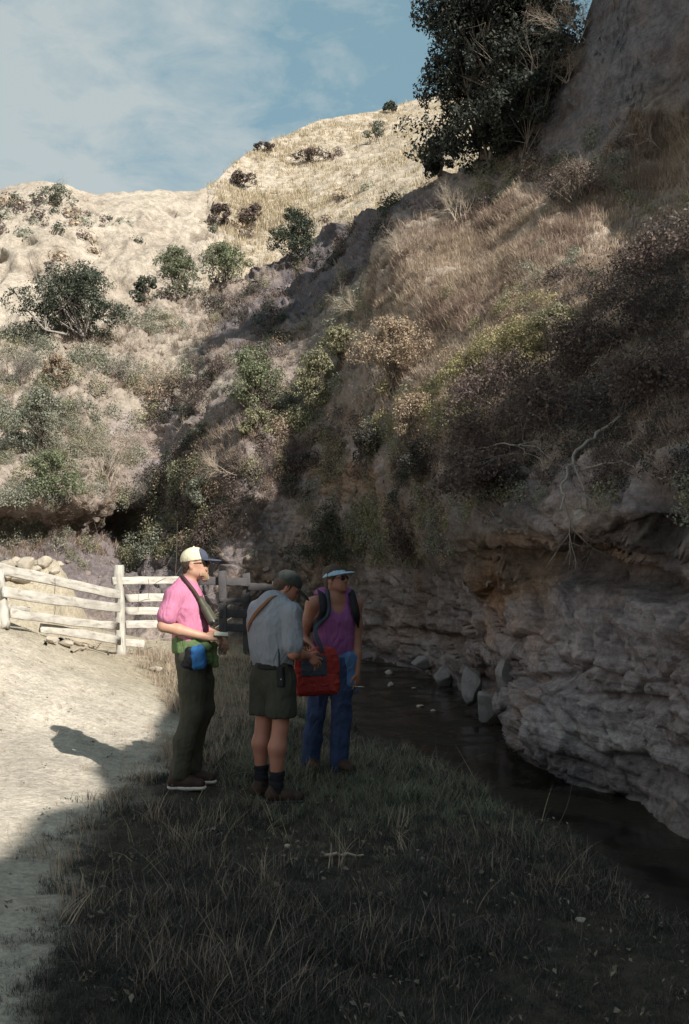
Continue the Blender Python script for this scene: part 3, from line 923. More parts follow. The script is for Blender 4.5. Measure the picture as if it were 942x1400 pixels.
def tilt_rot(rng, N, amount=.6):
    """euler angles that lean tufts partly along the surface normal"""
    n = N * amount + np.array([0, 0, 1 - amount]); n = n / np.linalg.norm(n, axis=1, keepdims=True)
    out = np.zeros((len(N), 3))
    # rotate z axis to n: euler XYZ with x = asin(-ny..), y
    out[:, 0] = np.arctan2(-n[:, 1], n[:, 2]) ; out[:, 0] = np.arcsin(np.clip(-n[:, 1], -1, 1))
    out[:, 1] = np.arctan2(n[:, 0], n[:, 2])
    out[:, 2] = rng.uniform(0, 6.28, len(N))
    # spin about own axis first: compose properly
    e = np.empty_like(out)
    for i in range(len(N)):
        Mx = Matrix.Rotation(out[i, 1], 3, 'Y') @ Matrix.Rotation(out[i, 0], 3, 'X') @ Matrix.Rotation(out[i, 2], 3, 'Z')
        e[i] = Mx.to_euler()[:]
    return e
# ------------------------------------------------------------------ grass (uncountable: one object per stand)
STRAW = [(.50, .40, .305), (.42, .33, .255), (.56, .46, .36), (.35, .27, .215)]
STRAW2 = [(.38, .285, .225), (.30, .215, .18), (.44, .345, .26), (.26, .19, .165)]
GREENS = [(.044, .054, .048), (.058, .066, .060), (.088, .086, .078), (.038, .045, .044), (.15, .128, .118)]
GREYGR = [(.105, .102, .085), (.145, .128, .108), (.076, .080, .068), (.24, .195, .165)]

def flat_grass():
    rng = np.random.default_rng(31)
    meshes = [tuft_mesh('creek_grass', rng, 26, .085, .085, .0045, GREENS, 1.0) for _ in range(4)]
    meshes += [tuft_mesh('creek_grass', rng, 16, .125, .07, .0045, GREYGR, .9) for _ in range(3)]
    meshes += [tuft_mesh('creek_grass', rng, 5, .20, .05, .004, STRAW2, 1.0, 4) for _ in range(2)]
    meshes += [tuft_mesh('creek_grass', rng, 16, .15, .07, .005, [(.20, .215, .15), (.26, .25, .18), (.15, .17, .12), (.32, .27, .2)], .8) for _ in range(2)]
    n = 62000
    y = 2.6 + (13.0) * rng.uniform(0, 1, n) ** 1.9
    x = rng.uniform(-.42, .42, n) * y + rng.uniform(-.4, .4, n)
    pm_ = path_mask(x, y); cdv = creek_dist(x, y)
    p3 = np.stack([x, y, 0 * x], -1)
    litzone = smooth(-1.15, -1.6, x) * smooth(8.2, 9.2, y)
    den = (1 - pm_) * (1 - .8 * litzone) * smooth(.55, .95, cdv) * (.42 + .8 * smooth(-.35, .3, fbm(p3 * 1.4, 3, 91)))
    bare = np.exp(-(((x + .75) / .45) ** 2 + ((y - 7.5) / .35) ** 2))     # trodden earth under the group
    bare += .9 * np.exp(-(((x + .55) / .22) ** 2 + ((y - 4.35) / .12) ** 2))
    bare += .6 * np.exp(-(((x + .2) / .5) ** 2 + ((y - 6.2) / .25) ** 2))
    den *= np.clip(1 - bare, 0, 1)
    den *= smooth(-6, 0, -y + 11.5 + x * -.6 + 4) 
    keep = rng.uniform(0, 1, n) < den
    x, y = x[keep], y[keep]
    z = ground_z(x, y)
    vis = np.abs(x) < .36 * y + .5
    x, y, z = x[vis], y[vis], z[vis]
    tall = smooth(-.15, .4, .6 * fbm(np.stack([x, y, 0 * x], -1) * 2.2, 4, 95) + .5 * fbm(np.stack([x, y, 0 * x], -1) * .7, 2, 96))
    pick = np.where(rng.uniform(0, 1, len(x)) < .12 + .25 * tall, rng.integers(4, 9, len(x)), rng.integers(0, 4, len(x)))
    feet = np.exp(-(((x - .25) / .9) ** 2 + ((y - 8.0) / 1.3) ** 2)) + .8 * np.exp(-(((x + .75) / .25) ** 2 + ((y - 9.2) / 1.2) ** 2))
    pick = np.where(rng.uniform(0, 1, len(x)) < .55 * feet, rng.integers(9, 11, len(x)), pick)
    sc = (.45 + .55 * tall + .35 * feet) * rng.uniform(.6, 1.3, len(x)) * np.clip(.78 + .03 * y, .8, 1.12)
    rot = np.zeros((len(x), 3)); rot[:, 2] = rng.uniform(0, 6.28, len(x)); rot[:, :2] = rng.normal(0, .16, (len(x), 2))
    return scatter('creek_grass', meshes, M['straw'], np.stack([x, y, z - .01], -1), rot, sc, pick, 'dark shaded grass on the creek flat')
flat_grass()

def dry_grass():
    rng = np.random.default_rng(32)
    meshes = [tuft_mesh('dry_grass', rng, 14, .26, .09, .007, STRAW, .8) for _ in range(4)]
    n = 16000
    y = rng.uniform(4.5, 24, n); x = rng.uniform(-9, 0.8, n)
    pm_ = path_mask(x, y)
    cdv = creek_dist(x, y)
    p3 = np.stack([x, y, 0 * x], -1)
    fr = np.exp(-((pm_ - .5) / .3) ** 2) * .55                            # fringe along the dirt
    fr = fr + .9 * smooth(11.3, 13.0, y) * smooth(-.15, .25, fbm(p3 * .8, 3, 99)) * smooth(-4.2, -2.8, x)
    fr = fr + .75 * smooth(8, 9, y) * smooth(-2.2, -1.5, x) * smooth(-.5, -1.1, x)
    fr = fr + .05 * pm_
    den = fr * smooth(1.0, 1.5, cdv)
    keep = (rng.uniform(0, 1, n) < den) & (np.abs(x) < .37 * y + .4)
    x, y = x[keep], y[keep]
    z = ground_z(x, y)
    rot = np.zeros((len(x), 3)); rot[:, 2] = rng.uniform(0, 6.28, len(x)); rot[:, :2] = rng.normal(0, .2, (len(x), 2))
    sc = rng.uniform(.3, 1.0, len(x)) * np.where(path_mask(x, y) > .8, .4, 1)
    return scatter('dry_grass', meshes, M['straw'], np.stack([x, y, z - .01], -1), rot, sc, rng.integers(0, 4, len(x)), 'pale dry grass along the dirt and by the fence')
dry_grass()

def stalks():
    """single long straw stems lying and leaning in the shaded grass"""
    rng = np.random.default_rng(33)
    meshes = []
    for k in range(5):
        meshes.append(tuft_mesh('straw_stem', rng, 2, .36, .05, .0045, [(.40, .33, .22), (.33, .27, .19)], 1.5, 6))
    n = 300
    y = 3.2 + 6.5 * rng.uniform(0, 1, n) ** 1.2; x = rng.uniform(-2.2, 2.0, n)
    keep = (rng.uniform(0, 1, n) < (1 - .8 * path_mask(x, y)) * smooth(.8, 1.2, creek_dist(x, y)) * (.3 + .7 * smooth(1.2, -1.0, x)))
    x, y = x[keep], y[keep]
    rot = np.zeros((len(x), 3)); rot[:, 2] = rng.uniform(0, 6.28, len(x)); rot[:, :2] = rng.normal(0, .5, (len(x), 2))
    return scatter('straw_stems', meshes, M['straw'], np.stack([x, y, ground_z(x, y) + .01], -1), rot, rng.uniform(.5, 1.1, len(x)) * smooth(2.5, 5.5, y).clip(.35), rng.integers(0, 5, len(x)), 'loose straw stems in the shaded grass')
stalks()

def litter():
    rng = np.random.default_rng(38)
    meshes = []
    for k in range(4):
        V, Q = leaves(rng, rng.normal(0, .02, (3, 3)) * np.array([1, 1, .2]), np.tile([[0, 0, 1.]], (3, 1)) + rng.normal(0, .25, (3, 3)), .035, .6)
        meshes.append(mesh_np('leaf_litter', V, Q, attrs={'Col': np.repeat(np.array([(.24, .19, .14), (.15, .12, .10), (.34, .29, .23)]), 4, 0) * rng.uniform(.7, 1.2)}))
    n = 2600
    y = 3 + 9 * rng.uniform(0, 1, n) ** 1.5; x = rng.uniform(-.4, .4, n) * y
    keep = (creek_dist(x, y) > .55) & (rng.uniform(0, 1, n) < .9 - .75 * path_mask(x, y)) & (rng.uniform(0, 1, n) < smooth(2.5, 6.5, y) + .12)
    x, y = x[keep], y[keep]
    rot = rng.normal(0, .2, (len(x), 3)); rot[:, 2] = rng.uniform(0, 6.28, len(x))
    scatter('leaf_litter', meshes, M['straw'], np.stack([x, y, ground_z(x, y) + .015 + .03 * rng.uniform(0, 1, len(x))], -1), rot, rng.uniform(.3, 1.0, len(x)), rng.integers(0, 4, len(x)), 'dead leaves and chaff lying on the creek flat')
litter()

def slope_grass():
    rng = np.random.default_rng(34)
    meshes = [tuft_mesh('slope_grass', rng, 26, .24, .17, .011, STRAW, 1.0) for _ in range(4)] + [tuft_mesh('slope_grass', rng, 18, .32, .12, .012, STRAW2, .8) for _ in range(3)]
    n = 48000
    px = rng.uniform(430, 1010, n); py = rng.uniform(150, 640, n)
    g = blobs(px, py, GRASS)
    lim = np.interp(px, [a for a, _ in A_TOP], [b for _, b in A_TOP])
    p, nn = on_sheet(A, px, py)
    den = g * (.35 + .8 * smooth(-.2, .3, fbm(p * .8, 3, 191))) * np.clip((17 / p[:, 1]) ** -1, .35, 1) * .75
    keep = (rng.uniform(0, 1, n) < den) & (py > lim + 4)
    p, nn, px, py = p[keep], nn[keep], px[keep], py[keep]
    lit = smooth(-.35, .1, fbm(p * .7, 3, 193))  # noise patches that get the paler straw
    pick = np.where(rng.uniform(0, 1, len(p)) < lit * .9, rng.integers(0, 4, len(p)), rng.integers(4, 7, len(p)))
    sc = rng.uniform(.45, 1.1, len(p)) * np.clip(p[:, 1] / 20, .7, 1.2)
    scatter('slope_grass', meshes, M['straw'], p - nn * .03, tilt_rot(rng, nn, .45), sc, pick, 'dry straw grass hanging over the right slope')
    # sparse scrub and grass on the rest of the wall
    meshes = [tuft_mesh('wall_grass', rng, 12, .34, .10, .016, STRAW2 + [(.16, .16, .10)], .9) for _ in range(4)]
    n = 26000
    px = rng.uniform(-40, 700, n); py = rng.uniform(270, 760, n)
    b = np.interp(px, [a for a, _ in A_BASE], [c for _, c in A_BASE]); lim = np.interp(px, [a for a, _ in A_TOP], [c for _, c in A_TOP])
    p, nn = on_sheet(A, px, py)
    den = .10 + .75 * smooth(.0, .35, fbm(p * .6, 4, 291))
    den *= 1 - .9 * blobs(px, py, ROCK) - .0
    keep = (rng.uniform(0, 1, n) < den) & (py > lim + 4) & (py < b - 25)
    p, nn = p[keep], nn[keep]
    scatter('wall_grass', meshes, M['straw'], p - nn * .03, tilt_rot(rng, nn, .5), rng.uniform(.35, .95, len(p)) * np.clip(p[:, 1] / 26, .7, 1.3), rng.integers(0, 4, len(p)), 'thin dry weeds on the eroded slope')
slope_grass()

def hill_grass():
    rng = np.random.default_rng(35)
    meshes = [tuft_mesh('hill_grass', rng, 10, .42, .3, .05, [(.53, .45, .32), (.48, .40, .28), (.42, .35, .25)], .7) for _ in range(4)]
    n = 26000
    px = rng.uniform(230, 800, n); py = rng.uniform(95, 420, n)
    t = np.interp(px, [a for a, _ in B_TOP], [c for _, c in B_TOP])
    p, nn = on_sheet(B, px, py)
    den = smooth(270, 330, px) * (.25 + .75 * smooth(-.25, .2, fbm(p * .18, 4, 391)))
    keep = (py > t + 1) & (rng.uniform(0, 1, n) < den)
    p, nn = p[keep], nn[keep]
    scatter('hill_grass', meshes, M['straw'], p - nn * .05, tilt_rot(rng, nn, .4), rng.uniform(.5, 1.1, len(p)), rng.integers(0, 4, len(p)), 'golden dry grass on the far hill')
hill_grass()

def slope_scrub():
    """small ground-hugging scrub that mats the slopes and cannot be counted"""
    rng = np.random.default_rng(36)
    def clump(pal, n, w, h, size):
        u = rng.normal(0, 1, (n, 3)); u /= np.linalg.norm(u, axis=1, keepdims=True); u[:, 2] = np.abs(u[:, 2])
        P = u * np.array([w / 2, w / 2, h]) * (rng.uniform(.5, 1.05, n)[:, None])
        P[:, 2] += .25 * h * vnoise(P * 6, int(rng.integers(99)))
        N = u + rng.normal(0, .6, u.shape); N /= np.linalg.norm(N, axis=1, keepdims=True)
        V, Q = leaves(rng, P, N, size)
        return mesh_np('slope_scrub', V, Q, attrs={'Col': leaf_cols(rng, n, pal)})
    pals = ['grey', 'grey', 'olive', 'tan', 'brown', 'brown', 'shade', 'dark', 'yellow']
    meshes = [clump(p, 420, .6, .38, .046) for p in pals]
    n = 15000
    px = rng.uniform(-60, 1010, n); py = rng.uniform(180, 780, n)
    b = np.interp(px, [a for a, _ in A_BASE], [c for _, c in A_BASE]); lim = np.interp(px, [a for a, _ in A_TOP], [c for _, c in A_TOP])
    p, nn = on_sheet(A, px, py)
    cl = fbm(p * .42, 4, 491)
    right = smooth(560, 680, px + .5 * (py - 600)) * smooth(330, 430, py) * smooth(700, 640, py)      # matted brush above the ledge
    den = .06 + .55 * smooth(.05, .32, cl) + .75 * right
    den *= 1 - .92 * np.maximum(blobs(px, py, ROCK) * (1 - right), blobs(px, py, [(680,340,150,60,-25,1.)]))
    den *= smooth(12, 20, p[:, 1]) * .7 + .3
    den += .5 * blobs(px, py, [(560,720,90,60,0,1.),(420,620,70,70,0,1.),(250,700,90,60,0,.8),(40,640,110,100,0,.7),(600,620,120,80,0,1.)])
    keep = (rng.uniform(0, 1, n) < den * .62) & (py > lim + 5) & (py < b - 30)
    p, nn, px, py, right = p[keep], nn[keep], px[keep], py[keep], right[keep]
    ch = fbm(p * .3, 3, 495)
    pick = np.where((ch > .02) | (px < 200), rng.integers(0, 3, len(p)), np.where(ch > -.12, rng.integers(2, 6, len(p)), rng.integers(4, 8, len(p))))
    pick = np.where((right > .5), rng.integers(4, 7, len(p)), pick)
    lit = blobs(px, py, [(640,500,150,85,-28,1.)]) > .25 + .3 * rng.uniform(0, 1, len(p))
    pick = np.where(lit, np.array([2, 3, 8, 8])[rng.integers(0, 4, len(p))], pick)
    sc = rng.uniform(.45, 1.35, len(p)) * np.clip(p[:, 1] / 26, .55, 1.3)
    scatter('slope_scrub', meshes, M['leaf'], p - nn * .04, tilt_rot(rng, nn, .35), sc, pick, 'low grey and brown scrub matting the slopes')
slope_scrub()

def far_scrub():
    """specks of scrub on the bluff and the golden hill, too small and many to count"""
    rng = np.random.default_rng(37)
    meshes = []
    for pal in ('grey', 'brown', 'tan', 'brown', 'dark'):
        n = 90
        u = rng.normal(0, 1, (n, 3)); u /= np.linalg.norm(u, axis=1, keepdims=True); u[:, 2] = np.abs(u[:, 2])
        P = u * np.array([.5, .5, .5]) * rng.uniform(.4, 1.05, n)[:, None]
        V, Q = leaves(rng, P, u, .16)
        meshes.append(mesh_np('far_scrub', V, Q, attrs={'Col': leaf_cols(rng, n, pal)}))
    n = 5000
    px = rng.uniform(-60, 760, n); py = rng.uniform(100, 470, n)
    t = np.interp(px, [a for a, _ in B_TOP], [c for _, c in B_TOP])
    p, nn = on_sheet(B, px, py)
    den = .02 + .55 * smooth(.10, .38, fbm(p * .16, 5, 691))
    den *= np.where(px > 300, .5, 1)
    keep = (py > t + 22) & (rng.uniform(0, 1, n) < den * .7)
    p, nn = p[keep], nn[keep]
    scatter('far_scrub', meshes, M['leaf'], p - nn * .05, tilt_rot(rng, nn, .4), rng.uniform(.35, 1.3, len(p)), rng.integers(0, 5, len(p)), 'specks of scrub on the far bluff and hill')
far_scrub()

# ------------------------------------------------------------------ shrubs and trees, each a thing
def place(px, py, S=None):
    p, n = on_sheet(S or A, px, py)
    return p[0], n[0]
_sd = [0]
def shrub(px, py, wpx, hpx, label, pal='green', n=None, S=None, kind='leaf', group=None, leafpx=1.8, out=.15, **kw):
    """px, py = where its foot meets the slope; wpx, hpx = size in photo pixels"""
    p, nn = place(px, py, S)
    _sd[0] += 1
    k = p[1] / F
    p = p + nn * out * wpx * k * .3
    w, h = wpx * k, hpx * k
    if kind == 'leaf':
        n = int(1.5 * (n or np.clip(wpx * hpx * 1.1, 1500, 11000)))
        return make_shrub('shrub', p, w, h, pal=pal, n=n, size=leafpx * k * 1.7, lumps=int(np.clip(wpx * hpx / 170, 12, 44)), label=label, seed=_sd[0], r=max(.016, .012 * w), group=group, **kw)
    return make_twig_bush('bare_bush', p, w, h, label, group=group, seed=_sd[0], r=max(.0065, .75 * k * .8), **kw)

shrub(100, 470, 165, 104, 'wide dark green shrub spreading low on the bench at the far left of the slope', 'dark', n=16000, leafpx=2.0, lift=.06, stems=4, lean=(-.12, 0), twigs=2, trunk='grey_twig')
shrub(238, 392, 62, 82, 'pale green shrub half hidden behind grey leafless twigs above the bench', 'green')
shrub(200, 392, 44, 48, 'small dark green shrub between the wide shrub and the grey twigs', 'dark')
shrub(312, 395, 92, 56, 'bright green spreading shrub on the edge of the bench below the bluff', 'green', n=5500)
shrub(402, 362, 66, 84, 'dark oval evergreen shrub standing alone above the shaded gully', 'dark', n=6500, lift=.0)
shrub(252, 400, 90, 85, 'grey leafless bush in front of the pale green shrub', kind='twig', n=12, depth=3)
shrub(345, 572, 105, 95, 'rounded sunlit green shrub in the middle of the gully', 'green', n=9000)
shrub(345, 600, 60, 40, 'low yellowing shrub at the foot of the rounded green one', 'olive')
shrub(432, 566, 72, 92, 'pale olive shrub beside the rounded green shrub', 'olive', n=6500)
shrub(462, 502, 82, 62, 'pale olive shrub on top of the spur under the straw grass', 'olive', n=6000)
shrub(545, 412 + 60, 0 + 60, 40, 'dry greyish bush under the straw slope', kind='twig', matname='grey_twig', n=9)
shrub(535, 540, 135, 105, 'sunlit bush of dry pinkish tan leaves on the overhang', 'tan', n=9500, lift=.35)
shrub(572, 608, 78, 78, 'small tan flowering bush hanging below the yellow bushes', 'tan', n=4500)
shrub(640, 560, 110, 95, 'bright yellow green bush at the edge of the sunlight', 'yellow', n=8000)
shrub(700, 515, 130, 85, 'yellowish bush spreading along the upper edge of the shade', 'yellow', n=8000)
shrub(760, 480, 110, 65, 'olive bush above the yellowish ones on the right slope', 'olive', n=5500)
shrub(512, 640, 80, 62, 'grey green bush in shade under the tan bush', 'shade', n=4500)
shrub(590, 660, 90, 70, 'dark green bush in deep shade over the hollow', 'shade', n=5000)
shrub(470, 775, 150, 95, 'dark evergreen shrub drooping over the pale rock behind the hikers', 'dark', n=9500, lean=(.1, -.1), twigs=8)
shrub(570, 770, 90, 70, 'dark thicket clinging to the bank right of the drooping shrub', 'brown', n=5000)
shrub(50, 630, 100, 95, 'grey green bush at the left edge below the yellow brown bush', 'grey', n=8000)
shrub(75, 685, 100, 75, 'green leafy bush lowest at the left edge', 'green', n=6500)
shrub(140, 668, 95, 110, 'silvery leafless bush right of the green leafy bush', kind='twig', n=15, matname='pale_twig', leaf='grey', nleaf=2500, size=.05)
shrub(75, 528, 50, 48, 'round yellow brown bush below the wide dark shrub', 'tan', n=2600)
shrub(20, 520, 50, 60, 'grey scrub bush at the left edge beside the yellow brown bush', kind='twig', n=10, matname='grey_twig', leaf='grey', nleaf=900, size=.06)
shrub(275, 700, 78, 52, 'pale sunlit grey green bush low on the shaded bank', 'grey', n=4200)
shrub(318, 650, 100, 56, 'tangle of bare pinkish twigs lying on the bank', kind='twig', matname='pale_twig', n=12, flat=1.1)
shrub(285, 612, 40, 36, 'small pale bush above the bare pinkish twigs', 'grey', n=1800)
shrub(395, 650, 80, 60, 'dark leafless bush in shade beneath the olive shrubs', kind='twig', matname='dark_twig', n=12)
shrub(215, 700, 70, 60, 'grey brush on the shaded bank above the fence', kind='twig', matname='grey_twig', n=11, leaf='shade', nleaf=900, size=.06)
shrub(165, 520, 60, 40, 'low grey scrub on the bench right of the round yellow brown bush', kind='twig', matname='grey_twig', n=10, leaf='grey', nleaf=700, size=.07)
shrub(225, 540, 60, 40, 'low tan scrub on the sunlit strip of the slope', kind='twig', matname='pale_twig', n=10, leaf='tan', nleaf=700, size=.07)
# far hill scrub
shrub(535, 152, 34, 17, 'tiny dark shrub alone on the skyline of the golden hill', 'dark', n=900, S=B, leafpx=1.8)
shrub(518, 200, 40, 34, 'greyish scrub on the golden hill below the skyline shrub', 'grey', n=1200, S=B, leafpx=1.8)
shrub(300, 312, 40, 34, 'purplish scrub at the left end of the golden hill foot', 'brown', n=1500, S=B, leafpx=2)
shrub(345, 318, 50, 36, 'brownish scrub above the dark oval shrub', 'brown', n=1500, S=B, leafpx=2)
shrub(330, 250, 60, 16, 'flat dark scrub along the crest step of the hill', 'brown', n=1300, S=B, leafpx=1.9)
shrub(362, 208, 34, 13, 'low scrub breaking the hill skyline', 'brown', n=700, S=B, leafpx=1.9)
shrub(430, 222, 70, 12, 'thin line of scrub halfway up the golden hill', 'brown', n=900, S=B, leafpx=1.9)
shrub(75, 290, 70, 28, 'grey scrub patch on top of the pale bluff', 'grey', n=1300, S=B, leafpx=1.9)
# right slope
shrub(790, 275, 110, 62, 'reddish brown dry bush fringed with straw on the right slope', 'brown', n=3500)
shrub(805, 268, 100, 66, 'pale dead stems standing above the reddish bush', kind='twig', matname='pale_twig', n=14, flat=.35)
shrub(915, 195, 110, 75, 'pale bleached brush at the right edge under the cliff', kind='twig', matname='pale_twig', n=16, flat=.8)
shrub(625, 300, 55, 62, 'upright dead twigs at the foot of the big tree', kind='twig', matname='pale_twig', n=10, flat=.4)
shrub(590, 300, 60, 40, 'dark scrub between the big tree and the gully', kind='twig', matname='dark_twig', n=10)
shrub(560, 355, 70, 45, 'straw coloured brush at the crest above the gully', kind='twig', matname='pale_twig', n=12)
shrub(500, 430, 70, 55, 'bleached brush where the straw slope meets the gully', kind='twig', matname='pale_twig', n=12, flat=.9)
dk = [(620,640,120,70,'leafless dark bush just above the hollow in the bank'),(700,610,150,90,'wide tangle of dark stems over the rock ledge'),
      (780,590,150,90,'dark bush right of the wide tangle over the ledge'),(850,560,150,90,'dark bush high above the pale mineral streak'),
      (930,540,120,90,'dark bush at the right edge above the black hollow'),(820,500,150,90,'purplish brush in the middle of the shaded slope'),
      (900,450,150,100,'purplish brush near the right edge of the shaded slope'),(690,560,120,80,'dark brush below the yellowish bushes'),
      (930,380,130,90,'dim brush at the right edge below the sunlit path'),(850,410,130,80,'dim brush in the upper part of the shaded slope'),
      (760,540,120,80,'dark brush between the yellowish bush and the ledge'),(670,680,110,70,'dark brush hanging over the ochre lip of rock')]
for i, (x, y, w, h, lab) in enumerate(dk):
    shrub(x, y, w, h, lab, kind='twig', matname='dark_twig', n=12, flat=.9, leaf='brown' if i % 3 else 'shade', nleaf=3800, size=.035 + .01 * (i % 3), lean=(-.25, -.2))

# the big tree on the crest and the brush along the cliff top
tp, tn = place(676, 226)
make_shrub('tree', tp + np.array([.15, .2, -.3]), 4.3, 7.0, d=3.6, pal='deep', n=95000, size=.112, lumps=130, lift=-.06, cat='tree', seed=77, stems=6, r=.07, twigs=0, blocky=True,
           label='big dark evergreen tree below the grey cliff, cut by the top edge')
tp, tn = place(606, 222)
make_shrub('shrub', tp + np.array([0, 0, -.1]), 1.8, 1.2, pal='deep', n=9000, size=.08, lumps=18, seed=78, label='low dark evergreen clump left of the big tree')
tp, tn = place(722, 178)
make_shrub('shrub', tp + np.array([-.4, -.4, -1.1]), 3.0, 4.2, pal='deep', n=34000, size=.105, lumps=44, seed=79, twigs=8, blocky=True, lean=(.32, 0), label='dark evergreen shrub between the big tree and the cliff')
for i, (x, y, w, h, lab) in enumerate([(735,70,120,90,'bare pinkish brush at the top of the cliff beside the tree'),(800,22,110,80,'bare pinkish brush on the cliff top next to the sky gap'),
                                       (850,-40,120,80,'bare brush at the top edge above the cliff'),(775,110,60,60,'pale dead branches hanging down the cliff face')]):
    shrub(x, y, w, h, lab, kind='twig', matname='pale_twig' if i % 2 else 'grey_twig', n=16, flat=.8, leaf='brown', nleaf=1500, size=.04, lean=(-.2, -.2))
# ------------------------------------------------------------------ smooth solids (signed distance -> one continuous mesh)
class Solid:
    def __init__(self):
        self.ops = []
    def cone(self, a, b, ra, rb=None, k=.02, flat=None, op='u'):
        """round cone from a to b; flat = (direction, factor<1) thins it along a direction"""
        self.ops.append(('c', np.array(a, float), np.array(b, float), ra, ra if rb is None else rb, k, flat, op)); return self
    def chain(self, pts, rs, k=.02, flat=None, op='u'):
        for i in range(len(pts) - 1):
            self.cone(pts[i], pts[i + 1], rs[i], rs[i + 1], k, flat, op)
        return self
    def ball(self, c, r, k=.02, axes=None, op='u'):
        """ellipsoid: r = 3 radii along axes (rows), default world axes"""
        r = np.array([r] * 3 if np.isscalar(r) else r, float)
        self.ops.append(('e', np.array(c, float), r, np.eye(3) if axes is None else np.array(axes, float), k, None, None, op)); return self
    def box(self, c, h, rnd=.01, k=.01, axes=None, op='u'):
        self.ops.append(('b', np.array(c, float), np.array(h, float), np.eye(3) if axes is None else np.array(axes, float), k, rnd, None, op)); return self
    def cut(self, p, n):
        """keep the side the normal points away from"""
        n = np.array(n, float); self.ops.append(('p', np.array(p, float), n / np.linalg.norm(n))); return self
    def mesh(self, name, res=.006, wrinkle=None, seed=0):
        lo = np.full(3, 1e9); hi = -lo
        for o in self.ops:
            if o[0] == 'p' or o[-1] == 's': continue
            if o[0] == 'c':
                m = max(o[3], o[4]); pts = np.stack([o[1] - m, o[1] + m, o[2] - m, o[2] + m])
            else:
                m = np.abs(o[2]).max() * 1.0 + (o[5] or 0); m = np.linalg.norm(o[2]) if o[0] == 'b' else m
                pts = np.stack([o[1] - m, o[1] + m])
            lo = np.minimum(lo, pts.min(0)); hi = np.maximum(hi, pts.max(0))
        lo -= 4 * res; hi += 4 * res
        n = np.ceil((hi - lo) / res).astype(int) + 1
        D = np.full(n, .08, np.float32)
        ax = [lo[i] + res * np.arange(n[i]) for i in range(3)]
        for o in self.ops:
            if o[0] == 'p':
                _, p, nn = o
                d = ((ax[0] - p[0]) * nn[0])[:, None, None] + ((ax[1] - p[1]) * nn[1])[None, :, None] + ((ax[2] - p[2]) * nn[2])[None, None]
                D = np.maximum(D, d.astype(np.float32)); continue
            k = o[5] if o[0] == 'c' else o[4]
            mar = k + 5 * res
            if o[0] == 'c':
                m = max(o[3], o[4]) + mar
                bl, bh = np.minimum(o[1], o[2]) - m, np.maximum(o[1], o[2]) + m
            else:
                m = (np.linalg.norm(o[2]) if o[0] == 'b' else o[2].max()) + mar + .01
                bl, bh = o[1] - m, o[1] + m
            i0 = np.clip(np.floor((bl - lo) / res).astype(int), 0, n); i1 = np.clip(np.ceil((bh - lo) / res).astype(int) + 1, 0, n)
            if (i1 <= i0).any(): continue
            X, Y, Z = np.meshgrid(ax[0][i0[0]:i1[0]], ax[1][i0[1]:i1[1]], ax[2][i0[2]:i1[2]], indexing='ij')
            P = np.stack([X, Y, Z], -1)
            if o[0] == 'c':
                a, b = o[1], o[2]
                if o[6] is not None:
                    dr, f = np.array(o[6][0], float), o[6][1]; dr = dr / np.linalg.norm(dr)
                    P = P + (1 / f - 1) * ((P - a) @ dr)[..., None] * dr
                    b = b + (1 / f - 1) * ((b - a) @ dr) * dr
                ab = b - a; L = ab @ ab + 1e-12
                t = np.clip(((P - a) @ ab) / L, 0, 1)
                d = np.linalg.norm(P - a - t[..., None] * ab, axis=-1) - (o[3] + (o[4] - o[3]) * t)
                if o[6] is not None: d = d * (.5 + .5 * o[6][1])
            elif o[0] == 'e':
                q = ((P - o[1]) @ o[3].T) / o[2]
                l = np.linalg.norm(q, axis=-1)
                d = (l - 1) * l / (np.linalg.norm(q / o[2], axis=-1) + 1e-9)
            else:
                q = np.abs((P - o[1]) @ o[3].T) - o[2] + o[5]
                d = np.linalg.norm(np.maximum(q, 0), axis=-1) + np.minimum(q.max(-1), 0) - o[5]
            s = (slice(i0[0], i1[0]), slice(i0[1], i1[1]), slice(i0[2], i1[2]))
            old = D[s]
            if o[-1] == 'u':
                h = np.maximum(k - np.abs(old - d), 0) / k if k > 0 else 0
                D[s] = np.minimum(old, d) - h * h * k * .25
            else:
                D[s] = np.maximum(old, -d)
        # surface nets
        S = D < 0
        acc = {}
        c = D[:-1, :-1, :-1]
        cnt = np.zeros(c.shape, np.float32); sx = np.zeros(c.shape + (3,), np.float32)
        def sl(o): return tuple(slice(o[i], D.shape[i] - 1 + o[i]) for i in range(3))
        corners = [(a, b, e) for a in (0, 1) for b in (0, 1) for e in (0, 1)]
        mixed = np.zeros(c.shape, bool)
        s0 = S[sl((0, 0, 0))]
        for co in corners[1:]:
            mixed |= S[sl(co)] != s0
        idx = np.argwhere(mixed)
        vals = {co: D[idx[:, 0] + co[0], idx[:, 1] + co[1], idx[:, 2] + co[2]].astype(float) for co in corners}
        acc = np.zeros((len(idx), 3)); w = np.zeros(len(idx))
        for co in corners:
            for axn in range(3):
                if co[axn] == 1: continue
                c2 = list(co); c2[axn] = 1; c2 = tuple(c2)
                va, vb = vals[co], vals[c2]
                x = (va < 0) != (vb < 0)
                t = np.where(x, va / np.where(x, va - vb, 1), 0)
                pt = np.repeat(np.array(co, float)[None], len(idx), 0); pt[:, axn] = t
                acc += pt * x[:, None]; w += x
        V = lo + res * (idx + acc / w[:, None])
        vid = np.full(c.shape, -1, np.int64); vid[tuple(idx.T)] = np.arange(len(idx))
        Q = []
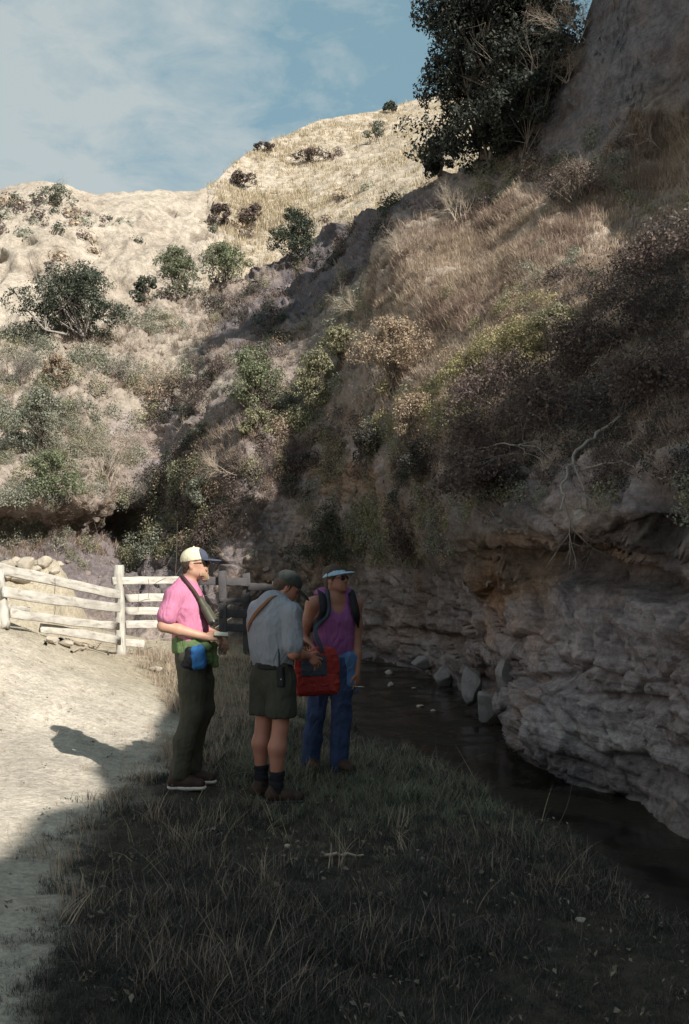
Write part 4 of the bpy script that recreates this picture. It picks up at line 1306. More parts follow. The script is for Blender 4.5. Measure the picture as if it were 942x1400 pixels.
        for axn in range(3):
            a1, a2 = (axn + 1) % 3, (axn + 2) % 3
            lo_s = [slice(1, D.shape[i] - 1) for i in range(3)]; hi_s = list(lo_s)
            lo_s[axn] = slice(0, D.shape[axn] - 1); hi_s[axn] = slice(1, D.shape[axn])
            A_, B_ = S[tuple(lo_s)], S[tuple(hi_s)]
            ed = np.argwhere(A_ != B_)
            inside = A_[tuple(ed.T)]
            e = ed.copy()
            for i in range(3):
                if i != axn: e[:, i] += 1
            def v(o1, o2):
                q = e.copy(); q[:, a1] -= o1; q[:, a2] -= o2
                return vid[tuple(q.T)]
            q = np.stack([v(1, 1), v(0, 1), v(0, 0), v(1, 0)], -1)
            q[~inside] = q[~inside][:, ::-1]
            Q.append(q)
        Q = np.concatenate(Q)
        Q = Q[(Q >= 0).all(1)]
        # relax a little
        nb = np.zeros_like(V); ct = np.zeros(len(V))
        for a, b in ((0, 1), (1, 2), (2, 3), (3, 0)):
            np.add.at(nb, Q[:, a], V[Q[:, b]]); np.add.at(ct, Q[:, a], 1)
        V = V * .5 + .5 * nb / ct[:, None]
        if wrinkle:
            amp, sc = wrinkle
            fn = np.cross(V[Q[:, 2]] - V[Q[:, 0]], V[Q[:, 3]] - V[Q[:, 1]])
            vn = np.zeros_like(V)
            for i in range(4): np.add.at(vn, Q[:, i], fn)
            vn /= np.linalg.norm(vn, axis=1, keepdims=True) + 1e-12
            sc = np.array(sc, float)
            q = V * sc + .35 * fbm(V * 6, 2, seed + 3)[:, None]
            V = V + vn * (amp * (np.clip(ridged(q, 3, seed), -.25, 1) + .05))[:, None]
        return mesh_np(name, V, Q)

def obj(name, solid, material, parent, res=.006, wrinkle=None, seed=0):
    o = link(name, solid.mesh(name, res, wrinkle, seed), material, parent, True)
    return o

def unit(v):
    v = np.array(v, float); return v / np.linalg.norm(v)

def add_hand(S, wrist, d, n, side, curl=.5, size=1.0, spread=.12):
    """palm and five fingers. d = towards the fingers, n = back of the hand, side = direction of the thumb"""
    d, n = unit(d), unit(n); n = unit(n - d * (n @ d)); side = unit(np.array(side, float) - d * (np.array(side) @ d))
    wrist = np.array(wrist, float)
    s = size
    pc = wrist + d * .048 * s
    axes = np.stack([d, side, n])
    S.ball(pc, np.array([.054, .043, .017]) * s, .012, axes)
    S.cone(wrist, pc, .024 * s, .020 * s, .015)
    lens = [.072, .080, .075, .060]
    for f in range(4):
        off = (1.5 - f) * .0195
        base = wrist + d * (.088 - .004 * abs(f - 1)) * s + side * off * s
        dd = unit(d + side * (1.5 - f) * spread)
        c = curl * (1 + .12 * (f - 1.5))
        p = [base]; ang = 0.0
        for j, fr in enumerate((.45, .32, .26)):
            ang += c * (.55 if j == 0 else .75)
            dirv = dd * math.cos(ang) - n * math.sin(ang)
            p.append(p[-1] + dirv * lens[f] * fr * s)
        S.chain(p, [.0095 * s, .0088 * s, .0080 * s, .0068 * s], .006)
        S.cone(pc + side * off * .8 * s, base, .013 * s, .010 * s, .008)
    tb = wrist + d * .025 * s + side * .034 * s
    t1 = tb + unit(d * .7 + side * .75 - n * .35 * curl) * .038 * s
    t2 = t1 + unit(d * .95 + side * .25 - n * .55 * curl) * .034 * s
    S.chain([wrist + d * .018 * s + side * .012 * s, tb, t1, t2], [.018 * s, .0145 * s, .0105 * s, .0085 * s], .010)

def add_head(S, c, f, up, size=1.0, beard=False):
    """skull, jaw, nose, brow, lips, chin and ears about centre c, facing f"""
    f = unit(f); up = unit(np.array(up, float) - f * (np.array(up, float) @ f)); r = np.cross(f, up)
    A_ = np.stack([f, r, up]); s = size
    P = lambda a, b, e: np.array(c) + (f * a + r * b + up * e) * s
    S.ball(P(-.012, 0, .028), np.array([.094, .074, .090]) * s, .02, A_)          # skull
    S.ball(P(.025, 0, -.035), np.array([.066, .058, .078]) * s, .03, A_)           # face
    S.cone(P(.040, .022, -.082), P(-.02, .050, -.055), .026 * s, .026 * s, .03)      # jaw
    S.cone(P(.040, -.022, -.082), P(-.02, -.050, -.055), .026 * s, .026 * s, .03)
    S.ball(P(.066, 0, -.098), np.array([.020, .024, .018]) * s, .02, A_)           # chin
    S.cone(P(.080, 0, .012), P(.102, 0, -.026), .010 * s, .013 * s, .012)           # nose
    S.ball(P(.094, .011, -.030), .009 * s, .008); S.ball(P(.094, -.011, -.030), .009 * s, .008)
    S.cone(P(.076, .040, .022), P(.084, 0, .020), .011 * s, .011 * s, .014)          # brow
    S.cone(P(.076, -.040, .022), P(.084, 0, .020), .011 * s, .011 * s, .014)
    S.ball(P(.068, .030, .002), .013 * s, .006, op='s'); S.ball(P(.068, -.030, .002), .013 * s, .006, op='s')
    S.ball(P(.062, .030, .002), .013 * s, .004); S.ball(P(.062, -.030, .002), .013 * s, .004)   # eyes in their sockets
    S.cone(P(.084, .016, -.060), P(.084, -.016, -.060), .0075 * s, .0075 * s, .006)  # lips
    S.cone(P(.081, .013, -.073), P(.081, -.013, -.073), .0080 * s, .0080 * s, .006)
    for q in (1, -1):
        S.ball(P(-.014, q * .078, -.012), np.array([.020, .009, .032]) * s, .008, A_)   # ears
        S.ball(P(-.008, q * .086, -.010), np.array([.010, .006, .018]) * s, .004, A_, 's')
    return P, A_, f, r, up

def ribbon(name, pts, width, thick, normals, material, parent):
    """a flat strap along a smooth path"""
    pts = np.array(pts, float)
    n = len(pts); tt = np.linspace(0, n - 1, n * 6)
    def cr(arr):
        out = []
        for t in tt:
            i = min(int(t), n - 2); u = t - i
            p0, p1, p2, p3 = arr[max(i - 1, 0)], arr[i], arr[i + 1], arr[min(i + 2, n - 1)]
            out.append(.5 * (2 * p1 + (p2 - p0) * u + (2 * p0 - 5 * p1 + 4 * p2 - p3) * u * u + (3 * p1 - p0 - 3 * p2 + p3) * u ** 3))
        return np.array(out)
    C = cr(pts); N = cr(np.array(normals, float)); N /= np.linalg.norm(N, axis=1, keepdims=True)
    T = np.gradient(C, axis=0); T /= np.linalg.norm(T, axis=1, keepdims=True) + 1e-9
    Bv = np.cross(T, N); Bv /= np.linalg.norm(Bv, axis=1, keepdims=True) + 1e-9
    V = np.stack([C - Bv * width / 2, C - Bv * width / 2 + N * thick, C + Bv * width / 2 + N * thick, C + Bv * width / 2], 1)
    m = len(C); i = np.arange(m * 4).reshape(m, 4)
    Q = np.concatenate([np.stack([i[:-1, k], i[1:, k], i[1:, (k + 1) % 4], i[:-1, (k + 1) % 4]], -1) for k in range(4)] + [i[:1], i[-1:, ::-1]])
    return link(name, mesh_np(name, V.reshape(-1, 3), Q), material, parent)

def cloth(name, col, col2=None, sc=60, rough=.9, weave=500):
    """woven cloth: faded patches plus a fine thread bump"""
    m = mat(name, col, rough, (sc * .1, .45, col2 or tuple(c * .75 for c in col)), (weave, .25, .004), .15)
    t = NT(m.node_tree)
    bs = next(n for n in m.node_tree.nodes if n.type == 'BSDF_PRINCIPLED'); bp = next(n for n in m.node_tree.nodes if n.type == 'BUMP')
    tc = next(n for n in m.node_tree.nodes if n.type == 'TEX_COORD')
    mp = t.n('ShaderNodeMapping', {'Vector': tc.outputs['Object'], 'Rotation': (0.5, 0.35, 0.2), 'Scale': (1.0, 1.0, 0.45)})
    w = t.n('ShaderNodeTexNoise', {'Vector': mp.outputs[0], 'Scale': 11.0, 'Detail': 3.0, 'Roughness': 0.5, 'Distortion': 1.2})
    r = t.math('ABSOLUTE', t.math('SUBTRACT', w.outputs[0], 0.5))
    b2 = t.n('ShaderNodeBump', {'Height': r, 'Strength': 0.5, 'Distance': 0.055, 'Normal': bp.outputs[0]})
    t.link(b2.outputs[0], bs.inputs['Normal'])
    return m
M['skin_fair'] = mat('skin_fair', (.46, .27, .19), .5, (18, .35, (.40, .20, .14)), (120, .15, .004), .35)
M['skin_tan'] = mat('skin_tan', (.30, .140, .095), .5, (18, .35, (.25, .105, .07)), (120, .15, .004), .35)
M['skin_leg'] = mat('skin_leg', (.42, .19, .135), .5, (18, .35, (.36, .145, .10)), (120, .15, .004), .35)
M['pink'] = cloth('pink_cotton', (.50, .19, .30), (.43, .15, .25))
M['olive_cloth'] = cloth('olive_cloth', (.075, .072, .055), (.055, .052, .042))
M['greyshirt'] = cloth('grey_cotton', (.26, .28, .32), (.22, .23, .27))
M['shorts'] = cloth('olive_twill', (.056, .056, .044), (.042, .042, .034))
M['purple'] = cloth('purple_knit', (.25, .085, .23), (.20, .07, .19))
M['denim'] = cloth('denim', (.042, .064, .140), (.03, .045, .10), 90)
M['denim_dark'] = cloth('dark_denim', (.035, .045, .085), (.025, .03, .06), 90)
M['red_nylon'] = cloth('red_nylon', (.30, .035, .03), (.24, .028, .028), 40, .6)
M['slate_nylon'] = cloth('slate_nylon', (.055, .065, .085), None, 40, .7)
M['blue_nylon'] = cloth('blue_nylon', (.04, .16, .40), (.03, .11, .30), 40, .6)
M['faded_blue'] = cloth('faded_blue_cotton', (.09, .17, .33), (.07, .13, .26))
M['skyblue'] = cloth('sky_blue_cloth', (.33, .48, .62), (.28, .42, .55))
M['green_cloth'] = cloth('green_cloth', (.13, .19, .085), (.09, .14, .06))
M['black_nylon'] = cloth('black_nylon', (.020, .020, .024), None, 40, .6)
M['cream'] = cloth('cream_cloth', (.66, .60, .45), (.58, .52, .38))
M['navy'] = cloth('navy_cloth', (.075, .085, .12))
M['capdark'] = cloth('grey_green_cloth', (.050, .055, .052), (.035, .04, .04))
M['leather'] = mat('brown_leather', (.055, .032, .024), .6, (25, .5, (.035, .022, .018)), (90, .3, .005))
M['sole'] = mat('white_rubber', (.60, .57, .52), .7, (30, .3, (.4, .37, .33)))
M['sock'] = cloth('dark_wool', (.022, .022, .028))
M['hair_brown'] = mat('brown_hair', (.045, .028, .020), .6, (60, .6, (.09, .055, .035)), (160, .8, .01), .3)
M['beard'] = mat('sandy_beard', (.30, .19, .12), .7, (70, .6, (.42, .30, .20)), (160, .9, .01), .2)
M['lens'] = mat('dark_lens', (.006, .006, .008), .12, None, None, .6)
M['strap_brown'] = mat('tan_leather', (.21, .095, .045), .6, (40, .5, (.13, .06, .03)), (90, .3, .004))
M['case'] = mat('olive_rubber', (.06, .06, .042), .55, (25, .4, (.09, .085, .06)), (80, .3, .004), .3)
M['plastic'] = mat('black_plastic', (.012, .012, .014), .35, None, None, .4)
M['paper'] = mat('paper', (.55, .55, .45), .8, (20, .4, (.40, .42, .34)))
M['steel'] = mat('grey_metal', (.4, .4, .4), .35, (30, .4, (.25, .25, .25)), None, .5)

def cap_on(head, S_P, A_, f, r, up, root, crown_m, front_m=None, brim_m=None, size=1.0, brim=.085, droop=.15):
    P = S_P; s = size
    C = Solid(); C.ball(P(-.010, 0, .040), np.array([.106, .087, .088]) * s, .01, A_)
    C.cut(P(0, 0, .022), -(up - f * .10))
    if front_m is not None:
        C.cut(P(.072, 0, 0), (f + up * .30))
    cap = obj('cap', C, crown_m, root, .005)
    if front_m is not None:
        Fp = Solid(); Fp.ball(P(-.010, 0, .040), np.array([.1065, .0875, .0885]) * s, .01, A_)
        Fp.cut(P(0, 0, .022), -(up - f * .10)); Fp.cut(P(.071, 0, 0), -(f + up * .30))
        obj('front_panel', Fp, front_m, cap, .005)
    Bm = Solid()
    tip = unit(f - up * droop)
    c0 = P(.070, 0, .026)
    Bm.ball(c0 + tip * .045 * s, np.array([brim, .074, .012]) * s, .006, np.stack([tip, r, np.cross(r, tip) * -1]))
    Bm.ball(c0 + tip * .040 * s - up * .016 * s, np.array([brim, .070, .012]) * s, .004, np.stack([tip, r, np.cross(r, tip) * -1]), 's')
    obj('brim', Bm, brim_m or crown_m, cap, .004)
    b = Solid(); b.ball(P(-.010, 0, .128), .008 * s, .0); obj('button', b, crown_m, cap, .003)
    return cap

def glasses_on(P, A_, f, r, up, root, s=1.0):
    G = Solid()
    for q in (1, -1):
        G.ball(P(.086, q * .030, -.002), np.array([.012, .029, .021]) * s, .004, A_)
        G.cone(P(.082, q * .056, .006), P(-.012, q * .080, .004), .0038 * s, .0035 * s, .003)
    G.cone(P(.092, .012, .004), P(.092, -.012, .004), .004 * s, .004 * s, .003)
    return obj('sunglasses', G, M['lens'], root, .004)

# ================================================================== left hiker: pink shirt, facing right
def foot_root(px, py, Y):
    p = at(px, py, Y)
    return np.array([p[0], p[1], float(ground_z(np.array([p[0]]), np.array([p[1]]))[0])])

def person_left():
    Y = 7.5; k = Y / F; g = foot_root(258, 1073, Y)
    root = empty('person', g)
    tag(root, 'bearded man in pink shirt and white cap, facing right with a notebook in hand', 'person', 'hikers by the creek')
    zoff = (CAMZ - (1073 - 780) * k) - g[2]
    X = lambda px: (px - 258) * k
    Z = lambda py: (1073 - py) * k + zoff
    f = unit([1, -.10, 0])
    B = Solid()
    hc = np.array([X(265), .0, Z(771)])
    P, A_, hf, r, up = add_head(B, hc, unit([1, -.12, .06]), [0, 0, 1], 1.0)
    B.chain([[X(255), .0, Z(803)], [X(260), 0, Z(784)]], [.058, .054], .03)
    fl = ([1, 0, 0], .68)
    B.chain([[X(252), 0, Z(806)], [X(255), 0, Z(835)], [X(259), 0, Z(868)], [X(262), 0, Z(895)]], [.09, .140, .125, .130], .06, fl)
    sh = [np.array([X(243), -.165, Z(815)]), np.array([X(252), .165, Z(815)])]
    B.chain([sh[0], [X(252), 0, Z(808)], sh[1]], [.060, .075, .060], .04)
    el = [np.array([X(229), -.235, Z(853)]), np.array([X(250), .25, Z(856)])]
    wr = [np.array([X(283), -.165, Z(868)]), np.array([X(296), .02, Z(868)])]
    for i in (0, 1):
        B.chain([sh[i], sh[i] * .5 + el[i] * .5, el[i]], [.056, .052, .041], .03)
        B.chain([el[i], el[i] * .65 + wr[i] * .35, wr[i]], [.041, .042, .027], .02)
    add_hand(B, wr[0], [1, .25, -.06], [.1, -.6, .8], [-.1, .75, .55], .75, .95)
    add_hand(B, wr[1], [.62, -.2, -.75], [.7, -.5, .45], [.3, .8, .2], .95, .95)
    hips = [np.array([X(262), -.085, Z(897)]), np.array([X(266), .085, Z(897)])]
    kn = [np.array([X(266), -.10, Z(970)]), np.array([X(273), .10, Z(968)])]
    an = [np.array([X(250), -.105, Z(1047)]), np.array([X(259), .105, Z(1045)])]
    for i in (0, 1):
        B.chain([hips[i], hips[i] * .5 + kn[i] * .5, kn[i], kn[i] * .6 + an[i] * .4 + np.array([-.02, 0, 0]), an[i]], [.076, .066, .048, .046, .040], .03)
    obj('body', B, M['skin_fair'], root, .007)
    # shirt
    S = Solid()
    S.chain([[X(251), 0, Z(806)], [X(254), 0, Z(832)], [X(259), 0, Z(860)], [X(261), 0, Z(884)]], [.105, .180, .172, .168], .06, ([1, 0, 0], .70))
    S.chain([sh[0] + [0, 0, .004], [X(251), 0, Z(807)], sh[1] + [0, 0, .004]], [.070, .085, .070], .04)
    for i in (0, 1):
        S.chain([sh[i], sh[i] * .32 + el[i] * .68 + np.array([0, -.004 if i == 0 else .004, 0])], [.068, .067], .03)
        S.cut(sh[i] * .30 + el[i] * .70, el[i] - sh[i]) if False else None
    for i in (0, 1):
        d = unit(el[i] - sh[i]); S.cut(sh[i] * .22 + el[i] * .78, d * np.array([1, 1, 1]))if False else None
    sh_me = obj('shirt', S, M['pink'], root, .0075, (.014, (9, 9, 3.5)), 11)
    C = Solid()      # collar
    C.cone([X(254), 0, Z(803)], [X(256), 0, Z(797)], .074, .068, .01); C.cone([X(256), 0, Z(803)], [X(262), -.0, Z(788)], .058, .062, .0, None, 's')
    obj('collar', C, M['pink'], root, .005)
    # trousers
    T = Solid()
    T.chain([[X(261), 0, Z(884)], [X(263), 0, Z(900)]], [.166, .162], .05, ([1, 0, 0], .74))
    for i in (0, 1):
        T.chain([hips[i], hips[i] * .5 + kn[i] * .5, kn[i], kn[i] * .5 + an[i] * .5 + np.array([-.016, 0, 0]), an[i] + np.array([0, 0, -.02])], [.104, .094, .078, .072, .064], .035)
    T.cut([0, 0, Z(1056)], [0, 0, -1]); T.cut([0, 0, Z(874)], [0, 0, 1])
    obj('trousers', T, M['olive_cloth'], root, .0075, (.014, (8, 8, 3.5)), 21)
    # boots
    for i in (0, 1):
        h = an[i] * np.array([1, 1, 0])
        Bo = Solid()
        Bo.cone(h + [-.04, 0, .055], h + [-.03, 0, .12], .048, .050, .03)
        Bo.chain([h + [-.045, 0, .048], h + [.06, -.008, .048], h + [.145, -.014, .038]], [.046, .048, .040], .03)
        Bo.cut(h + [0, 0, .024], [0, 0, -1])
        b = obj('boot', Bo, M['leather'], root, .007)
        So = Solid(); So.chain([h + [-.05, 0, .014], h + [.06, -.008, .014], h + [.150, -.014, .014]], [.050, .052, .044], .02, ([0, 0, 1], .45)); So.cut(h + [0, 0, .027], [0, 0, 1])
        obj('sole', So, M['sole'], b, .006)
    # beard, hair, cap, glasses
    H = Solid()
    H.ball(P(-.035, 0, .005), np.array([.072, .078, .070]), .02, A_); H.cut(P(-.012, 0, 0), hf - up * .2)
    H.ball(P(-.062, 0, -.048), np.array([.030, .056, .045]), .03, A_)
    obj('hair', H, M['hair_brown'], root, .005, (.006, (30, 30, 12)), 5)
    Be = Solid()
    Be.cone(P(.05, .038, -.082), P(.066, 0, -.100), .020, .024, .02); Be.cone(P(.05, -.038, -.082), P(.066, 0, -.100), .020, .024, .02)
    Be.ball(P(.064, 0, -.108), np.array([.017, .022, .020]), .02, A_); Be.cone(P(.086, .022, -.050), P(.089, -.022, -.050), .006, .006, .01)
    obj('beard', Be, M['beard'], root, .005, (.010, (45, 45, 14)), 6)
    cap_on(None, P, A_, hf, r, up, root, M['cream'], M['navy'], M['navy'], droop=.12)
    glasses_on(P, A_, hf, r, up, root)
    # jacket knotted round the waist
    J = Solid()
    J.chain([[X(260), 0, Z(875)], [X(261), 0, Z(884)]], [.188, .188], .03, ([1, 0, 0], .74)); J.cut([0, 0, Z(890)], [0, 0, -1]); J.cut([0, 0, Z(869)], [0, 0, 1])
    J.cone([X(282), -.12, Z(878)], [X(288), -.10, Z(900)], .034, .026, .02); J.ball([X(284), -.125, Z(880)], .034, .02)
    J.cone([X(291), -.06, Z(882)], [X(293), -.05, Z(905)], .030, .024, .02)
    obj('waist_jacket', J, M['green_cloth'], root, .0075, (.016, (10, 10, 14)), 31)
    # carried things (top level)
    t = empty('waist_pouch', g); tag(t, 'blue and black pouch on the hip of the man in pink', 'pouch')
    p = Solid(); p.box([X(274), -.175, Z(895)], [.052, .034, .085], .03, .02, Euler((0, .12, 0)).to_matrix()); obj('bag', p, M['blue_nylon'], t, .005, (.008, (14, 14, 14)), 3)
    p = Solid(); p.box([X(263), -.165, Z(896)], [.050, .036, .088], .035, .02, Euler((0, -.25, 0)).to_matrix()); obj('flap', p, M['black_nylon'], t, .005, (.008, (14, 14, 14)), 4)
    t = empty('binoculars', g); tag(t, 'dark binoculars hanging by a strap on the chest of the man in pink', 'binoculars')
    ax = unit([.50, -.05, -.86])
    for q in (-1, 1):
        b0 = np.array([X(274), -.10 + q * .036, Z(818)])
        p = Solid(); p.chain([b0, b0 + ax * .07, b0 + ax * .085, b0 + ax * .19], [.022, .024, .031, .034], .008)
        bar = obj('barrel', p, M['case'], t, .005)
        p = Solid(); p.cone(b0 + ax * .190, b0 + ax * .215, .034, .034, .004); p.cut(b0 + ax * .212, ax); obj('objective', p, M['plastic'], bar, .005)
    b0 = np.array([X(274), -.10, Z(818)])
    p = Solid(); p.cone(b0 + ax * .1 + [0, -.03, 0], b0 + ax * .1 + [0, .03, 0], .014, .014, .01)
    obj('bridge', p, M['case'], t, .005)
    ribbon('strap', [b0 + [0, -.055, 0], [X(267), -.135, Z(808)], [X(258), -.125, Z(797)], [X(249), -.080, Z(788)], [X(244), 0, Z(787)], [X(249), .08, Z(789)], [X(262), .12, Z(800)], [X(271), .05, Z(810)], b0 + [0.01, .05, 0]],
           .026, .004, [[.3, -1, .1], [.3, -1, .2], [.2, -.9, .5], [-.5, -.7, .5], [-1, 0, .5], [-.5, .7, .5], [.4, .8, .5], [.9, .2, .2], [1, 0, 0]], M['leather'], t)
    t = empty('notebook', g); tag(t, 'small open notebook held flat in the hand of the man in pink', 'notebook')
    c = np.array([X(303), -.13, Z(866)]); Rm = np.array(Euler((.25, .06, .15)).to_matrix())
    p = Solid(); p.box(c, [.055, .042, .005], .003, .0, Rm.T); obj('cover', p, M['case'], t, .004)
    p = Solid(); p.box(c + Rm @ np.array([0, 0, .008]), [.052, .039, .004], .002, .0, Rm.T); obj('page', p, M['paper'], t, .003)
    return root
person_left()

# ================================================================== middle hiker: grey shirt and shorts, seen from behind
def person_middle():
    Y = 7.4; k = Y / F; g = foot_root(376, 1094, Y)
    root = empty('person', g)
    tag(root, 'man in grey shirt and shorts with dark cap, seen from behind touching the red bag', 'person', 'hikers by the creek')
    zoff = (CAMZ - (1094 - 780) * k) - g[2]
    X = lambda px: (px - 376) * k
    Z = lambda py: (1094 - py) * k + zoff
    d = np.array([.60, .80, 0]); R = np.array([.80, -.60, 0])
    B = Solid()
    hc = np.array([X(391), .06, Z(803)])
    P, A_, hf, r, up = add_head(B, hc, unit([.86, .22, -.48]), [.35, .1, 1], 1.0)
    B.chain([[X(378), .03, Z(826)], hc + np.array([-.02, 0, -.05])], [.060, .056], .03)
    dep = (d, .66)
    B.chain([[X(373), 0, Z(832)], [X(370), 0, Z(855)], [X(372), 0, Z(890)], [X(374), 0, Z(920)]], [.10, .130, .118, .124], .06, dep)
    nk = np.array([X(374), .0, Z(828)])
    sh = [nk + R * .165 + [0, 0, -.055], nk - R * .155 + [0, 0, -.045]]
    B.chain([sh[0], nk, sh[1]], [.060, .078, .060], .04)
    el = [np.array([X(402), -.150, Z(890)]), np.array([X(362), .26, Z(885)])]
    wr = [np.array([X(420), .06, Z(897)]), np.array([X(398), .36, Z(880)])]
    for i in (0, 1):
        B.chain([sh[i], sh[i] * .5 + el[i] * .5, el[i]], [.056, .052, .042], .03)
        B.chain([el[i], el[i] * .65 + wr[i] * .35, wr[i]], [.042, .042, .028], .02)
    add_hand(B, wr[0], [.72, .55, -.52], [.35, -.75, .5], [.5, .3, .8], .45, 1.0, .22)
    add_hand(B, wr[1], [.8, .2, -.2], [0, .5, .8], [.1, -.8, .4], .7, .95)
    hips = [np.array([X(385), -.05, Z(925)]), np.array([X(361), .06, Z(925)])]
    kn = [np.array([X(384), -.075, Z(990)]), np.array([X(359), .075, Z(990)])]
    an = [np.array([X(379), -.09, Z(1066)]), np.array([X(356), .09, Z(1062)])]
    for i in (0, 1):
        B.chain([hips[i], hips[i] * .5 + kn[i] * .5, kn[i]], [.080, .076, .056], .03)
        m = kn[i] * .66 + an[i] * .34 + np.array([-.014, -.018, 0])
        B.chain([kn[i], m, an[i]], [.057, .063, .036], .03)
    obj('body', B, M['skin_leg'], root, .007)
    S = Solid()
    S.chain([[X(372), 0, Z(832)], [X(369), 0, Z(852)], [X(371), 0, Z(882)], [X(373), 0, Z(905)]], [.12, .172, .166, .160], .06, (d, .70))
    S.chain([sh[0] + [0, 0, .004], nk, sh[1] + [0, 0, .004]], [.070, .088, .070], .04)
    for i in (0, 1):
        S.chain([sh[i], sh[i] * .22 + el[i] * .78], [.066, .069], .03)
    S.cut([0, 0, Z(908)], [0, 0, -1])
    obj('shirt', S, M['greyshirt'], root, .0075, (.015, (8, 8, 3.2)), 41)
    C = Solid(); C.cone([X(376), .01, Z(825)], [X(380), .03, Z(817)], .078, .070, .01); C.cone([X(377), .02, Z(826)], [X(386), .05, Z(806)], .058, .064, .0, None, 's')
    obj('collar', C, M['greyshirt'], root, .005)
    T = Solid()
    T.chain([[X(373), 0, Z(906)], [X(374), 0, Z(928)]], [.160, .160], .05, (d, .76))
    for i in (0, 1):
        T.chain([hips[i], hips[i] * .35 + kn[i] * .65 + [0, 0, 0], kn[i] + [0, 0, .04]], [.106, .100, .099], .03)
    T.cut([0, 0, Z(975)], [0, 0, -1]); T.cut([0, 0, Z(904)], [0, 0, 1])
    obj('shorts', T, M['shorts'], root, .0075, (.012, (8, 8, 3)), 42)
    Bl = Solid(); Bl.chain([[X(373), 0, Z(906)], [X(373), 0, Z(911)]], [.165, .166], .02, (d, .76)); Bl.cut([0, 0, Z(913)], [0, 0, -1]); Bl.cut([0, 0, Z(905)], [0, 0, 1])
    obj('belt', Bl, M['black_nylon'], root, .007)
    for i in (0, 1):
        s_ = Solid(); s_.chain([kn[i] * .22 + an[i] * .78, an[i], an[i] + [0, 0, -.05]], [.052, .044, .046], .02); s_.cut(kn[i] * .25 + an[i] * .75, [0, 0, 1])
        obj('sock', s_, M['sock'], root, .005, (.008, (10, 10, 40)), 8)
        h = an[i] * np.array([1, 1, 0]); t = np.array([.82, .42, 0]) if i == 1 else np.array([.92, .10, 0])
        Bo = Solid(); Bo.cone(h - t * .03 + [0, 0, .055], h + [0, 0, .12], .047, .050, .03)
        Bo.chain([h - t * .04 + [0, 0, .045], h + t * .08 + [0, 0, .046], h + t * .175 + [0, 0, .036]], [.044, .048, .040], .03); Bo.cut(h + [0, 0, .018], [0, 0, -1])
        b = obj('boot', Bo, M['leather'], root, .007)
        So = Solid(); So.chain([h - t * .045 + [0, 0, .010], h + t * .08 + [0, 0, .010], h + t * .180 + [0, 0, .010]], [.048, .052, .044], .02, ([0, 0, 1], .4)); So.cut(h + [0, 0, .020], [0, 0, 1])
        obj('sole', So, M['plastic'], b, .006)
    H = Solid(); H.ball(P(-.020, 0, .012), np.array([.092, .081, .080]), .02, A_); H.cut(P(.012, 0, 0), hf + up * .15)
    H.ball(P(-.060, 0, -.045), np.array([.034, .060, .045]), .03, A_); obj('hair', H, M['hair_brown'], root, .005, (.005, (30, 30, 12)), 9)
    cap_on(None, P, A_, hf, r, up, root, M['capdark'], None, M['capdark'], droop=.30)
    # strap and radio, worn things at top level
    t = empty('carrying_strap', g); tag(t, 'tan leather strap across the back of the man in grey', 'strap')
    ribbon('band', [nk + R * .085 + d * .06 + [0, 0, .052], nk + R * .055 - d * .055 + [0, 0, .074], nk + R * .01 - d * .128 + [0, 0, .01], nk - R * .07 - d * .150 + [0, 0, -.08], nk - R * .15 - d * .118 + [0, 0, -.17], nk - R * .195 - d * .03 + [0, 0, -.24]],
           .030, .006, [[0, .3, 1], -d * .5 + [0, 0, 1], -d + [0, 0, .4], -d, -d - R * .4, -R - d * .3], M['strap_brown'], t)
    t = empty('belt_radio', g); tag(t, 'black radio in a pouch on the belt of the man in grey', 'radio')
    c = np.array([X(385), -.155, Z(921)])
    p = Solid(); p.box(c, [.030, .020, .075], .012, .01, Euler((0, .05, .5)).to_matrix()); obj('pouch', p, M['black_nylon'], t, .005)
    p = Solid(); p.cone(c + [-.012, .0, .07], c + [-.016, .0, .20], .006, .005, .004); obj('antenna', p, M['plastic'], t, .003)
    p = Solid(); p.box(c + [.004, -.022, -.015], [.006, .004, .006], .002, .0); obj('clasp', p, M['steel'], t, .003)
    return root
person_middle()

